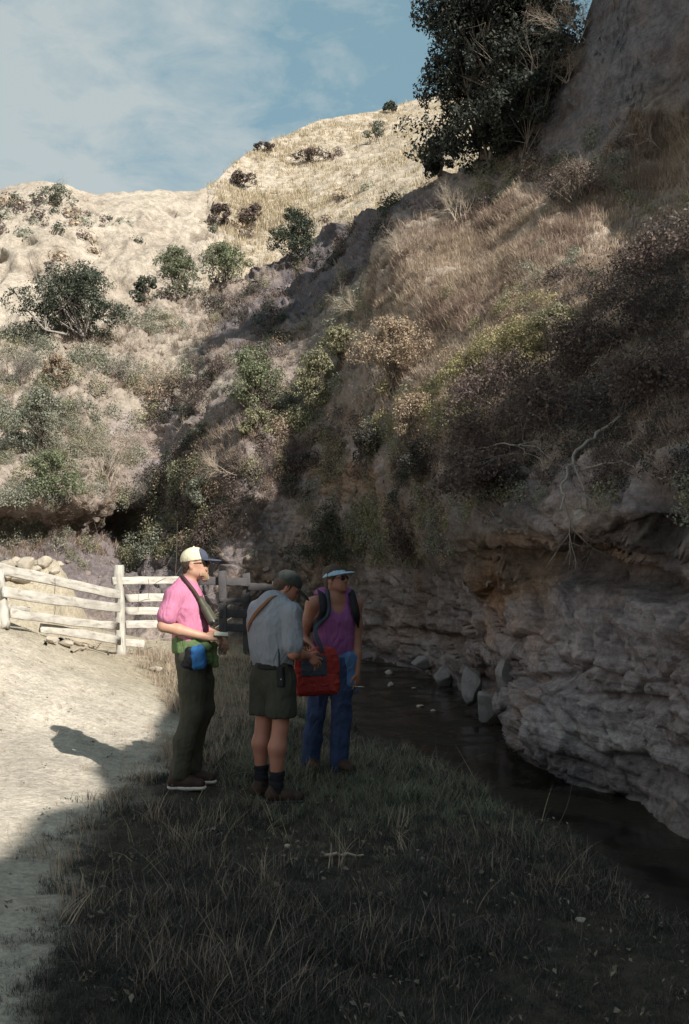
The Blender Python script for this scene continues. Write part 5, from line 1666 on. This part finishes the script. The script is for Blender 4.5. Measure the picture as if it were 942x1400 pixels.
# ================================================================== right hiker: purple tank top and visor
def person_right():
    Y = 8.4; k = Y / F; g = foot_root(446, 1052, Y)
    root = empty('person', g)
    tag(root, 'man in purple tank top, blue visor, sunglasses and jeans, looking up to the right', 'person', 'hikers by the creek')
    zoff = (CAMZ - (1052 - 780) * k) - g[2]
    X = lambda px: (px - 446) * k
    Z = lambda py: (1052 - py) * k + zoff
    d = unit([.30, -.95, 0]); R = np.array([d[1], -d[0], 0])      # R = his right (photo left)
    B = Solid()
    hc = np.array([X(459), -.02, Z(792)])
    P, A_, hf, r, up = add_head(B, hc, unit([.86, -.50, .16]), [0, 0, 1], 1.0)
    B.chain([[X(457), .02, Z(816)], hc + np.array([-.02, .01, -.06])], [.064, .058], .03)
    dep = (d, .66)
    B.chain([[X(457), 0, Z(823)], [X(457), 0, Z(845)], [X(457), 0, Z(880)], [X(456), 0, Z(908)]], [.10, .150, .118, .122], .06, dep)
    nk = np.array([X(457), .01, Z(818)])
    sh = [nk + R * .185 + [0, 0, -.05], nk - R * .180 + [0, 0, -.055]]
    B.chain([sh[0], nk, sh[1]], [.064, .080, .064], .04)
    el = [np.array([X(414), .02, Z(872)]), np.array([X(487), .03, Z(880)])]
    wr = [np.array([X(432), -.26, Z(888)]), np.array([X(487), -.06, Z(918)])]
    for i in (0, 1):
        B.chain([sh[i], sh[i] * .5 + el[i] * .5, el[i]], [.060, .056, .042], .03)
        B.chain([el[i], el[i] * .65 + wr[i] * .35, wr[i]], [.043, .043, .028], .02)
    add_hand(B, wr[0], [.7, -.6, -.1], [0, -.3, .9], [.2, -.9, .2], .8, .95)
    add_hand(B, wr[1], [.02, -.15, -1], [.75, -.55, .1], [-.4, -.8, 0], .75, .98)
    hips = [np.array([X(440), .02, Z(908)]), np.array([X(468), -.02, Z(908)])]
    kn = [np.array([X(432), -.02, Z(975)]), np.array([X(466), -.03, Z(977)])]
    an = [np.array([X(424), .03, Z(1036)]), np.array([X(463), -.02, Z(1042)])]
    for i in (0, 1):
        B.chain([hips[i], hips[i] * .5 + kn[i] * .5, kn[i], an[i]], [.070, .060, .046, .038], .03)
    obj('body', B, M['skin_tan'], root, .007)
    # tank top: torso shell with deep arm holes and a scooped neck
    S = Solid()
    S.chain([[X(457), 0, Z(826)], [X(457), 0, Z(846)], [X(457), 0, Z(878)], [X(456), 0, Z(902)]], [.12, .172, .156, .158], .06, (d, .69))
    S.chain([nk + R * .100 + [0, 0, .014], nk - R * .100 + [0, 0, .014]], [.074, .074], .03)
    for q in (1, -1):
        S.ball(nk + R * .215 * q + [0, 0, -.075], np.array([.105, .22, .135]), .0, np.stack([R, d, [0, 0, 1]]), 's')
    S.ball(nk + d * .11 + [0, 0, .0], np.array([.072, .16, .118]), .0, np.stack([R, d, [0, 0, 1]]), 's')
    S.ball(nk + [0, 0, .06], np.array([.07, .2, .085]), .0, np.stack([R, d, [0, 0, 1]]), 's')
    obj('tank_top', S, M['purple'], root, .0075, (.011, (8, 8, 4)), 51)
    for i in (0, 1):
        T = Solid()
        T.chain([[X(454 if i == 0 else 458), 0, Z(900)], [X(452 if i == 0 else 461), 0, Z(916)]], [.152, .148], .05, (d, .78))
        T.chain([hips[i], hips[i] * .5 + kn[i] * .5, kn[i], kn[i] * .5 + an[i] * .5, an[i] + [0, 0, -.03]], [.096, .088, .074, .069, .066], .03)
        T.cut([X(454), 0, 0], R * (-1 if i == 0 else 1)) if False else None
        T.cut([0, 0, Z(897)], [0, 0, 1]); T.cut([0, 0, Z(1049)], [0, 0, -1])
        if i == 0: J = T
        else: J.ops = J.ops[:-2] + T.ops
    obj('jeans', J, M['denim'], root, .0075, (.015, (8, 8, 5)), 52)
    for i in (0, 1):
        h = an[i] * np.array([1, 1, 0]); t = unit([.35, -.9, 0]) if i == 0 else unit([.6, -.8, 0])
        Bo = Solid(); Bo.cone(h - t * .03 + [0, 0, .055], h + [0, 0, .10], .046, .048, .03)
        Bo.chain([h - t * .04 + [0, 0, .045], h + t * .08 + [0, 0, .045], h + t * .17 + [0, 0, .035]], [.044, .047, .039], .03); Bo.cut(h + [0, 0, .015], [0, 0, -1])
        b = obj('boot', Bo, M['leather'], root, .007)
        So = Solid(); So.chain([h - t * .045 + [0, 0, .008], h + t * .08 + [0, 0, .008], h + t * .175 + [0, 0, .008]], [.048, .051, .043], .02, ([0, 0, 1], .4)); So.cut(h + [0, 0, .017], [0, 0, 1])
        obj('sole', So, M['plastic'], b, .006)
    H = Solid(); H.ball(P(-.016, 0, .036), np.array([.100, .083, .091]), .02, A_); H.ball(P(-.055, 0, -.035), np.array([.042, .070, .060]), .03, A_)
    H.cut(P(.060, 0, .045), hf - up * .55); H.cut(P(-.002, 0, 0), hf - up * 1.3) if False else None
    H.ball(P(.075, 0, -.035), np.array([.085, .11, .075]), .0, A_, 's')
    obj('hair', H, M['hair_brown'], root, .005, (.008, (26, 26, 14)), 10)
    V_ = Solid(); V_.ball(P(-.010, 0, .030), np.array([.108, .089, .085]), .01, A_); V_.ball(P(-.010, 0, .030), np.array([.100, .081, .12]), .0, A_, 's')
    V_.cut(P(0, 0, .026), -up); V_.cut(P(0, 0, .075), up - hf * .42)
    vis = obj('visor', V_, M['skyblue'], root, .004)
    tip = unit(hf - up * .05)
    Bm = Solid(); c0 = P(.068, 0, .036); ax = np.stack([tip, r, np.cross(r, tip) * -1])
    Bm.ball(c0 + tip * .045, np.array([.070, .076, .013]), .006, ax); Bm.ball(c0 + tip * .040 - up * .018, np.array([.070, .072, .013]), .0, ax, 's')
    obj('brim', Bm, M['skyblue'], vis, .004)
    glasses_on(P, A_, hf, r, up, root)
    W_ = Solid()       # sweatshirt tied round the waist, hanging on his left
    W_.chain([[X(456), 0, Z(893)], [X(456), 0, Z(902)]], [.166, .170], .03, (d, .74)); W_.cut([X(456), 0, Z(890)], [0, 0, 1]); W_.cut([0, 0, Z(908)], [0, 0, -1])
    W_.cone(nk * [1, 1, 0] - R * .09 + d * .125 + [0, 0, Z(895)], nk * [1, 1, 0] - R * .10 + d * .125 + [0, 0, Z(930)], .042, .036, .02)
    W_.cone(nk * [1, 1, 0] - R * .135 + d * .08 + [0, 0, Z(897)], nk * [1, 1, 0] - R * .14 + d * .08 + [0, 0, Z(940)], .040, .032, .02)
    obj('waist_sweater', W_, M['faded_blue'], root, .0075, (.016, (10, 10, 5)), 54)
    # backpack
    t = empty('backpack', g); tag(t, 'dark backpack worn by the man in the purple tank top', 'backpack')
    p = Solid(); p.box(nk - d * .20 + [0, 0, -.20], [.135, .085, .22], .06, .02, np.stack([R, d, [0, 0, 1]])); obj('sack', p, M['black_nylon'], t, .007, (.015, (8, 8, 6)), 61)
    for q in (1, -1):
        o = R * q
        ribbon('shoulder_strap', [nk - d * .13 + o * .10 + [0, 0, .02], nk - d * .04 + o * .118 + [0, 0, .066], nk + d * .045 + o * .128 + [0, 0, .050], nk + d * .118 + o * .135 + [0, 0, -.05], nk + d * .128 + o * .15 + [0, 0, -.14], nk + d * .06 + o * .185 + [0, 0, -.22], nk - d * .12 + o * .17 + [0, 0, -.26]],
               .062, .012, [-d + [0, 0, .6], [0, 0, 1], d * .6 + [0, 0, .8], d + [0, 0, .15], d, d * .4 + o, -d + o * .5], M['black_nylon'], t)
    # red bag on a shoulder strap, between the two men
    t = empty('shoulder_bag', g); tag(t, 'red shoulder bag with a slate panel hanging between the two men on the right', 'bag')
    bc = at(433, 920, 7.98) - g
    ax = np.array(Euler((.06, .03, -.10)).to_matrix())
    p = Solid(); p.box(bc, [.172, .060, .170], .035, .02, ax); p.box(bc + [.05, 0, .165], [.085, .035, .03], .02, .04, ax)
    bag = obj('sack', p, M['red_nylon'], t, .006, (.014, (8, 8, 10)), 71)
    p = Solid(); p.box(bc + [-.02, -.060, .065], [.100, .012, .085], .010, .005, ax); obj('panel', p, M['slate_nylon'], t, .005, (.006, (12, 12, 12)), 72)
    p = Solid(); p.box(bc + [0, -.058, -.075], [.150, .013, .070], .012, .01, ax); obj('pocket', p, M['red_nylon'], t, .005, (.008, (10, 10, 12)), 73)
    ribbon('strap', [bc + [.045, -.045, .12], bc + [.030, -.05, .22], bc + [-.01, .03, .35], nk + R * .10 + d * .155 + [0, 0, -.12], nk + R * .085 + d * .05 + [0, 0, .075], nk + R * .07 - d * .1 + [0, 0, .02]],
           .034, .005, [[0, -1, 0], [0, -1, 0], [0, -1, .2], d, [0, -.3, 1], -d], M['slate_nylon'], t)
    t = empty('pen', g); tag(t, 'short pale pen in the lowered hand of the man in purple', 'pen')
    pc = wr[1] + np.array([.0, -.035, -.105])
    p = Solid(); p.cone(pc + [-.050, -.01, .003], pc + [.048, .0, -.003], .005, .004, .0); obj('barrel', p, M['paper'], t, .003)
    p = Solid(); p.cone(pc + [.048, 0, -.003], pc + [.062, .002, -.004], .004, .002, .0); obj('tip', p, M['steel'], t, .002)
    return root
person_right()
# ------------------------------------------------------------------ rail fence
def wood_mat():
    m = bpy.data.materials.new('weathered_wood'); m.use_nodes = True
    t = NT(m.node_tree); m.node_tree.nodes.clear()
    tc = t.n('ShaderNodeTexCoord')
    mp = t.n('ShaderNodeMapping', {'Vector': tc.outputs['UV'], 'Scale': (2.5, 40.0, 1.0)})
    g = t.n('ShaderNodeTexNoise', {'Vector': mp.outputs[0], 'Scale': 1.6, 'Detail': 7.0, 'Roughness': 0.65, 'Distortion': 0.5})
    n = t.n('ShaderNodeTexNoise', {'Vector': tc.outputs['Object'], 'Scale': 5.0, 'Detail': 5.0})
    c = t.ramp(g.outputs[0], [(.30, (.22, .20, .175)), (.48, (.50, .47, .42)), (.70, (.62, .59, .535))])
    c = t.mix(t.math('MULTIPLY', t.ramp(n.outputs[0], [(.45, 0.), (.7, .7)]), 1.0), c, (.34, .31, .27))
    b = t.n('ShaderNodeBump', {'Height': g.outputs[0], 'Strength': .6, 'Distance': .012})
    bs = t.n('ShaderNodeBsdfPrincipled', {'Base Color': c, 'Roughness': .88, 'Specular IOR Level': .15, 'Normal': b.outputs[0]})
    t.n('ShaderNodeOutputMaterial', {0: bs.outputs[0]})
    return m
M['wood'] = wood_mat()
M['shade_wood'] = mat('shade_dark_wood', (.065, .062, .066), .9, (8, .6, (.11, .10, .10)), (60, .5, .01))  # fence wood with its shade put into a darker colour

def beam(name, a, b, wide, thick, material, parent, seed=0, side=None, chip=0.0, seg=9):
    """a sawn timber from a to b, slightly bowed and worn; wide = upright measure, thick = depth"""
    rng = np.random.default_rng(4000 + seed)
    a = np.array(a, float); b = np.array(b, float)
    d = unit(b - a); L = np.linalg.norm(b - a)
    s = unit(np.cross(d, side if side is not None else [0, 0, 1])); u = np.cross(s, d)
    bow = rng.normal(0, .010 * L / 2, 2)
    V, UV = [], []
    prof = [(-.5, -.42), (-.42, -.5), (.42, -.5), (.5, -.42), (.5, .42), (.42, .5), (-.42, .5), (-.5, .42)]
    for k in range(seg + 1):
        t = k / seg
        c = a + d * L * t + s * bow[0] * math.sin(math.pi * t) + u * bow[1] * math.sin(math.pi * t) + rng.normal(0, .003, 3)
        wv = wide * (1 + rng.normal(0, .03)); tv = thick
        for i, (x, y) in enumerate(prof):
            e = d * chip * rng.uniform(-.6, 1) if k in (0, seg) else 0
            V.append(c + u * x * wv + s * y * tv + e)
    n = 8
    Q = []
    for k in range(seg):
        for i in range(n):
            Q.append([k * n + i, k * n + (i + 1) % n, (k + 1) * n + (i + 1) % n, (k + 1) * n + i])
    def endcap(o, rev):
        q = [[o + 0, o + 1, o + 2, o + 3], [o + 0, o + 3, o + 4, o + 7], [o + 4, o + 5, o + 6, o + 7]]
        return [x[::-1] for x in q] if rev else q
    Q += endcap(0, True) + endcap(seg * n, False)
    me = mesh_np(name, np.array(V), np.array(Q))
    uv = me.uv_layers.new(name='UVMap')
    vi = np.empty(len(me.loops), np.int32); me.loops.foreach_get('vertex_index', vi)
    w = np.stack([(vi // n) / seg * L + seed * .37, (vi % n) * wide * .25 + seed * .13], -1)
    uv.data.foreach_set('uv', w.astype(np.float32).ravel())
    return link(name, me, material, parent)

fa = at(5, 845, 11.0)
fence = empty('rail_fence', (float(at(165, 892, 13.6)[0]), float(at(165, 892, 13.6)[1]), .5))
tag(fence, 'weathered pale wooden rail fence between the dirt and the shaded slope', 'fence')
bpy.context.view_layer.update()
FO = np.array(fence.location)
def fbeam(name, p, q, Y0, Y1, hpx, thick, seed, material='wood', off=0.0, chip=0.0):
    a = at(p[0], p[1], Y0 + off) - FO; b = at(q[0], q[1], Y1 + off) - FO
    return beam(name, a, b, hpx * Y0 / F, thick, M[material], fence, seed, None, chip)
# posts
def post(px, top, bot, Y, wpx, seed, lean=0, material='wood', depth=.11):
    a = at(px, bot + 14, Y) - FO; b = at(px + lean, top, Y) - FO
    return beam('post', a, b, wpx * Y / F, depth, M[material], fence, seed, [0, -1, .0], .035)
post(6, 783, 846, 11.0, 12, 1, -9)
post(166, 774, 890, 13.6, 14, 2, -3)
post(304, 783, 880, 14.5, 8, 3, 0, 'shade_wood')
post(338, 786, 882, 14.8, 8, 4, -1, 'shade_wood')
post(377, 797, 880, 15.1, 8, 5, 0, 'shade_wood')
rails = [((-30, 771), (163, 813.5), 10.9, 13.55, 15), ((4, 809), (163, 831), 11.0, 13.55, 15), ((13, 838), (162, 856), 11.1, 13.55, 12.5), ((55, 858), (163, 876), 11.8, 13.55, 12.5)]
for i, (p, q, y0, y1, h) in enumerate(rails):
    fbeam('rail', p, q, y0, y1, h, .035, 10 + i, off=-.085, chip=.02)
fbeam('rail', (10, 829), (40, 833.5), 11.1, 11.6, 6, .03, 15, off=-.05, chip=.02)
for i, (p, q, y1, h) in enumerate([((154, 794), (262, 793), 14.2, 10.5), ((171, 818), (262, 816), 14.1, 11), ((171, 835), (262, 835), 14.2, 10.5), ((171, 854), (258, 853), 14.2, 10.5), ((170, 878.5), (196, 880.5), 13.8, 10.5)]):
    fbeam('rail', p, q, 13.6, y1, h, .035, 20 + i, off=.085 if i else -.085, chip=.025)
for i, (p, q, h) in enumerate([((272, 794), (341, 796), 11), ((300, 820), (341, 821), 5), ((300, 838), (341, 839), 11), ((300, 858), (341, 859), 11)]):
    fbeam('rail', p, q, 14.5, 14.8, h, .03, 30 + i, 'shade_wood', off=-.075)
fbeam('rail', (339, 802), (381, 804), 14.8, 15.1, 10, .03, 36, 'shade_wood', off=-.075)
# loose wires
segs = []
for (px, t0, t1, Y) in [(75, 790, 842, 12.1), (203, 792, 818, 13.7)]:
    pts = [at(px + .6 * math.sin(k * 2.1), t0 + (t1 - t0) * k / 5, Y - .12) - FO for k in range(6)]
    segs += [(pts[k], pts[k + 1], .0035, .0035) for k in range(5)]
pts = [at(172 + 11 * k, 806 + 6 * math.sin(k * .9) - 2 * k, 13.55) - FO for k in range(6)]
segs += [(pts[k], pts[k + 1], .0035, .0035) for k in range(5)]
V, Q = tubes(segs, 4)
wo_ = link('wire', mesh_np('wire', V, Q), M['dark_twig'], fence); wo_['kind'] = 'stuff'

# ------------------------------------------------------------------ stones
M['stone'] = mat('stone', (.44, .39, .32), .92, (6, .6, (.32, .27, .22)), (25, .8, .03), .15)
M['rubble'] = mat('earth_clod', (.27, .225, .19), .95, (6, .6, (.18, .15, .135)), (25, .8, .03), .1)
M['stone_grey'] = mat('grey_stone', (.27, .25, .25), .92, (6, .6, (.18, .165, .165)), (25, .8, .03), .15)
def ground_hit(x, y):
    Y = np.arange(3, 26, .01); xx = (x - 471) / F * Y
    pz = at(np.full(len(Y), x), np.full(len(Y), y), Y)[:, 2]; zz = ground_z(xx, Y)
    return at(x, y, Y[int(np.argmax(pz < zz))])
def stone_mesh(seed, dims, rough=.35, sub=4):
    bm = bmesh.new(); bmesh.ops.create_icosphere(bm, subdivisions=sub, radius=1)
    V = np.array([v.co[:] for v in bm.verts])
    rng = np.random.default_rng(seed)
    # planed faces
    for _ in range(16):
        n = unit(rng.normal(0, 1, 3)); h = rng.uniform(.50, .82)
        e = np.maximum(V @ n - h, 0); V = V - e[:, None] * n * .97
    V = V * (1 + rough * .45 * fbm(V * 2.2 + seed, 5, seed))[:, None] * np.array(dims) / 2
    for v, c in zip(bm.verts, V): v.co = c
    me = bpy.data.meshes.new('stone'); bm.to_mesh(me); bm.free()
    return me
def stone(px, py, Y, wpx, hpx, label, material='stone', cat='rock', seed=0, name='boulder', sink=.25, group=None, rest=None):
    k = Y / F
    w, h = wpx * k, hpx * k
    c = at(px, py + hpx * .5, Y)
    if rest == 'ground':
        g_ = ground_hit(px, py + hpx * .5)
        if abs(g_[1] - Y) < 4: c = g_
        else: c[2] = float(ground_z(c[0], c[1]))
    elif rest == 'wall':
        c = on_sheet(A, px, py + hpx * .5)[0][0]
    me = stone_mesh(seed, (w, w * .85, h), sub=4 if max(wpx, hpx) > 34 else 3)
    o = link(name, me, M[material], None, True)
    o.location = c + np.array([0, 0, h * (.5 - sink)])
    o.rotation_euler = (0, 0, seed * 1.3)
    tag(o, label, cat, group)
    return o
talus = [(14, 780, 19.8, 24, 18, 'lit stone leaning at the left edge low in the heap'),
 (46, 775, 19.8, 18, 14, 'square lit stone below the big sunlit block'),
 (75, 776, 20.0, 16, 12, 'lit chip of rock at the right foot of the heap'),
 (43, 750, 20.9, 16, 13, 'lit stone on the crest of the heap left of the upright one'),
 (50, 722, 22.6, 13, 13, 'round pale boulder perched alone in the dark hollow above the others'),
 (67, 738, 21.8, 12, 18, 'upright pale stone standing on the lit heap at the left'),
 (21, 750, 20.8, 18, 15, 'rounded lit boulder at the left end of the stone heap'),
 (8, 766, 20.2, 30, 22, 'broad sunlit boulder cut by the left edge'),
 (36, 764, 20.3, 26, 22, 'big sunlit block in the middle of the stone heap'),
 (60, 764, 20.4, 22, 18, 'sunlit block under the upright stone'),
 (81, 756, 20.8, 14, 8, 'flat lit slab pointing out at the right of the heap'),
 (30, 782, 19.6, 26, 18, 'lit stone low in the heap behind the top rail'),
 (58, 783, 19.6, 20, 16, 'small lit stone at the lower right of the heap'),
 (120, 763, 23.0, 8, 8, 'single grey stone on the shaded slope above the fence')]
for i, (x, y, Y, w, h, lab) in enumerate(talus):
    stone(x, y, Y, w * 1.25, h * 1.25, lab, 'stone' if i < 13 else 'stone_grey', seed=11 + i, sink=.3, rest='wall' if i in (4, 13) else 'ground')
blocks = [(648, 925, 15.6, 42, 62, 'grey block leaning against the foot of the bank'), (668, 955, 14.2, 48, 48, 'angular pale block at the water edge beside the cliff corner'),
          (610, 915, 19.0, 40, 36, 'low grey block at the foot of the far bank'), (575, 902, 20.8, 34, 22, 'small grey block by the far end of the water'),
          (692, 905, 13.0, 44, 70, 'tall dark block wedged in the corner of the cliff')]
for i, (x, y, Y, w, h, lab) in enumerate(blocks):
    stone(x, y, Y, w, h, lab, 'stone_grey', seed=40 + i, sink=.22)
for i, (x, y, w, h, lab) in enumerate([(592, 973, 11, 5, 'small white scrap lying at the far water edge'), (575, 966, 15, 4, 'pale sliver beside the white scrap in the stream'), (534, 938, 12, 8, 'pale pebble right of the lowered hand'),
                                       (795, 1259, 22, 7, 'crumpled white scrap in the grass at the right'), (392, 1160, 12, 9, 'pale fallen leaf of bark near the boots'), (532, 922, 14, 9, 'rounded stone at the far side of the stream'),
                                       (566, 942, 10, 4, 'thin pale chip of stone at the back of the stream')]):
    p = None
    Y = np.arange(4, 24, .02); xx = (x - 471) / F * Y
    zz = np.maximum(ground_z(xx, Y), WATER_Z); pz = at(np.full(len(Y), x), np.full(len(Y), y), Y)[:, 2]
    j = int(np.argmax(pz < zz)); Yj = Y[j]
    stone(x, y - h * .5, Yj - .02, w, h, lab, 'stone', seed=70 + i, name='stone', cat='stone', sink=.2)
for i, (x, y, w, h, lab) in enumerate([(70, 880, 24, 14, 'lit stone at the left of the wood pile by the fence'), (92, 884, 30, 14, 'lit stone lying in the wood pile by the fence'), (212, 918, 22, 9, 'low pale stone right of the fence post')]):
    Y = np.arange(4, 24, .02); xx = (x - 471) / F * Y
    pz = at(np.full(len(Y), x), np.full(len(Y), y), Y)[:, 2]; zz = ground_z(xx, Y)
    Yj = Y[int(np.argmax(pz < zz))]
    stone(x, y - h * .5, Yj, w, h, lab, 'stone', seed=90 + i, name='stone', cat='stone', sink=.15)

def stick(pts, r, label, material='pale_twig', name='dead_branch', cat='branch', lift=.02, seed=0, side=0):
    rng = np.random.default_rng(500 + seed)
    P = [ground_hit(*q) + np.array([0, 0, lift]) if len(q) == 2 else at(*q) for q in pts]
    P = np.array(P); o = P[0].copy()
    t = np.linspace(0, len(P) - 1, len(P) * 4); C = np.stack([np.interp(t, np.arange(len(P)), P[:, i]) for i in range(3)], -1)
    C += rng.normal(0, r * .6, C.shape)
    segs = [(C[i] - o, C[i + 1] - o, r * (1 - .6 * i / len(C)), r * (1 - .6 * (i + 1) / len(C))) for i in range(len(C) - 1)]
    for _ in range(side):
        i = rng.integers(len(C) // 3, len(C) - 1)
        branches(rng, C[i] - o, (C[min(i + 1, len(C) - 1)] - C[i - 1]) * 8 + rng.normal(0, .3, 3), np.linalg.norm(P[-1] - P[0]) * .35, r * .5, 2, .5, 3, .2, .0, 4, segs)
    V, Q = tubes(segs, 6)
    ob = link(name, mesh_np(name, V, Q), M[material], None, True); ob.location = o
    tag(ob, label, cat); return ob
stick([(84, 876), (118, 884), (152, 897)], .028, 'long pale pole lying on the ground in front of the fence', seed=1)
stick([(62, 882), (90, 874), (112, 880)], .022, 'crooked pale branch across the wood pile', seed=2, side=2)
stick([(98, 892), (122, 887), (140, 878)], .018, 'thin branch sticking out of the wood pile toward the post', seed=3, side=1)
stick([(440, 1176), (466, 1172), (494, 1174)], .012, 'pale stick lying in the shaded grass behind the boots', seed=4)
stick([(868, 556, 10.4), (820, 590, 10.3), (786, 622, 9.9), (772, 655, 9.8), (766, 700, 9.6)], .022, 'long grey root arching down over the rock ledge', 'grey_twig', 'root', 'root', seed=5, side=2)
stick([(690, 540, 14.0), (728, 566, 12.4), (770, 588, 11.4), (800, 604, 10.8)], .016, 'pale bare branch slanting across the dark brush', 'grey_twig', seed=6, side=5)
stick([(640, 618, 13.8), (690, 605, 12.6), (735, 612, 11.6), (770, 640, 10.6)], .013, 'thin grey branch hanging below the slanting branch', 'grey_twig', seed=7, side=5)
stick([(800, 640, 9.9), (850, 630, 9.3), (905, 655, 8.7), (938, 640, 8.4)], .014, 'grey root running along the top of the rock ledge', 'grey_twig', 'root', 'root', seed=8, side=3)

# ------------------------------------------------------------------ gravel, litter
def gravel():
    rng = np.random.default_rng(61)
    meshes = []
    for k in range(4):
        me = stone_mesh(300 + k, (.05, .045, .03), .5, 2); me.name = 'gravel'
        meshes.append(me)
    n = 5200
    y = 3.2 + 11 * rng.uniform(0, 1, n) ** 1.4; x = rng.uniform(-5, 1.6, n)
    keep = (rng.uniform(0, 1, n) < .08 + .7 * path_mask(x, y)) & (creek_dist(x, y) > .6)
    x, y = x[keep], y[keep]
    sc = .15 + .6 * rng.uniform(0, 1, len(x)) ** 5 * path_mask(x, y)
    rot = rng.uniform(0, 6.28, (len(x), 3)) * np.array([.1, .1, 1])
    scatter('gravel', meshes, M['stone'], np.stack([x, y, ground_z(x, y)], -1), rot, sc, rng.integers(0, 4, len(x)), 'pebbles and clods strewn over the dirt')
    # crumbled earth on the hill
    meshes = []
    for k in range(4):
        me = stone_mesh(320 + k, (.30, .26, .20), .6, 2); me.name = 'rubble'; meshes.append(me)
    n = 9000
    px = rng.uniform(-60, 700, n); py = rng.uniform(260, 800, n)
    b = np.interp(px, [a for a, _ in A_BASE], [c for _, c in A_BASE]); lim = np.interp(px, [a for a, _ in A_TOP], [c for _, c in A_TOP])
    p, nn = on_sheet(A, px, py)
    den = .2 + .8 * smooth(0, .3, fbm(p * .5, 3, 591))
    keep = (rng.uniform(0, 1, n) < den * .6) & (py > lim + 4)
    p = p[keep]
    sc = (.12 + .9 * rng.uniform(0, 1, len(p)) ** 4) * np.clip(p[:, 1] / 26, .4, 1.2)
    scatter('rubble', meshes, M['rubble'], p, rng.uniform(0, 6.28, (len(p), 3)), sc, rng.integers(0, 4, len(p)), 'crumbled earth and stones on the eroded slope')
gravel()
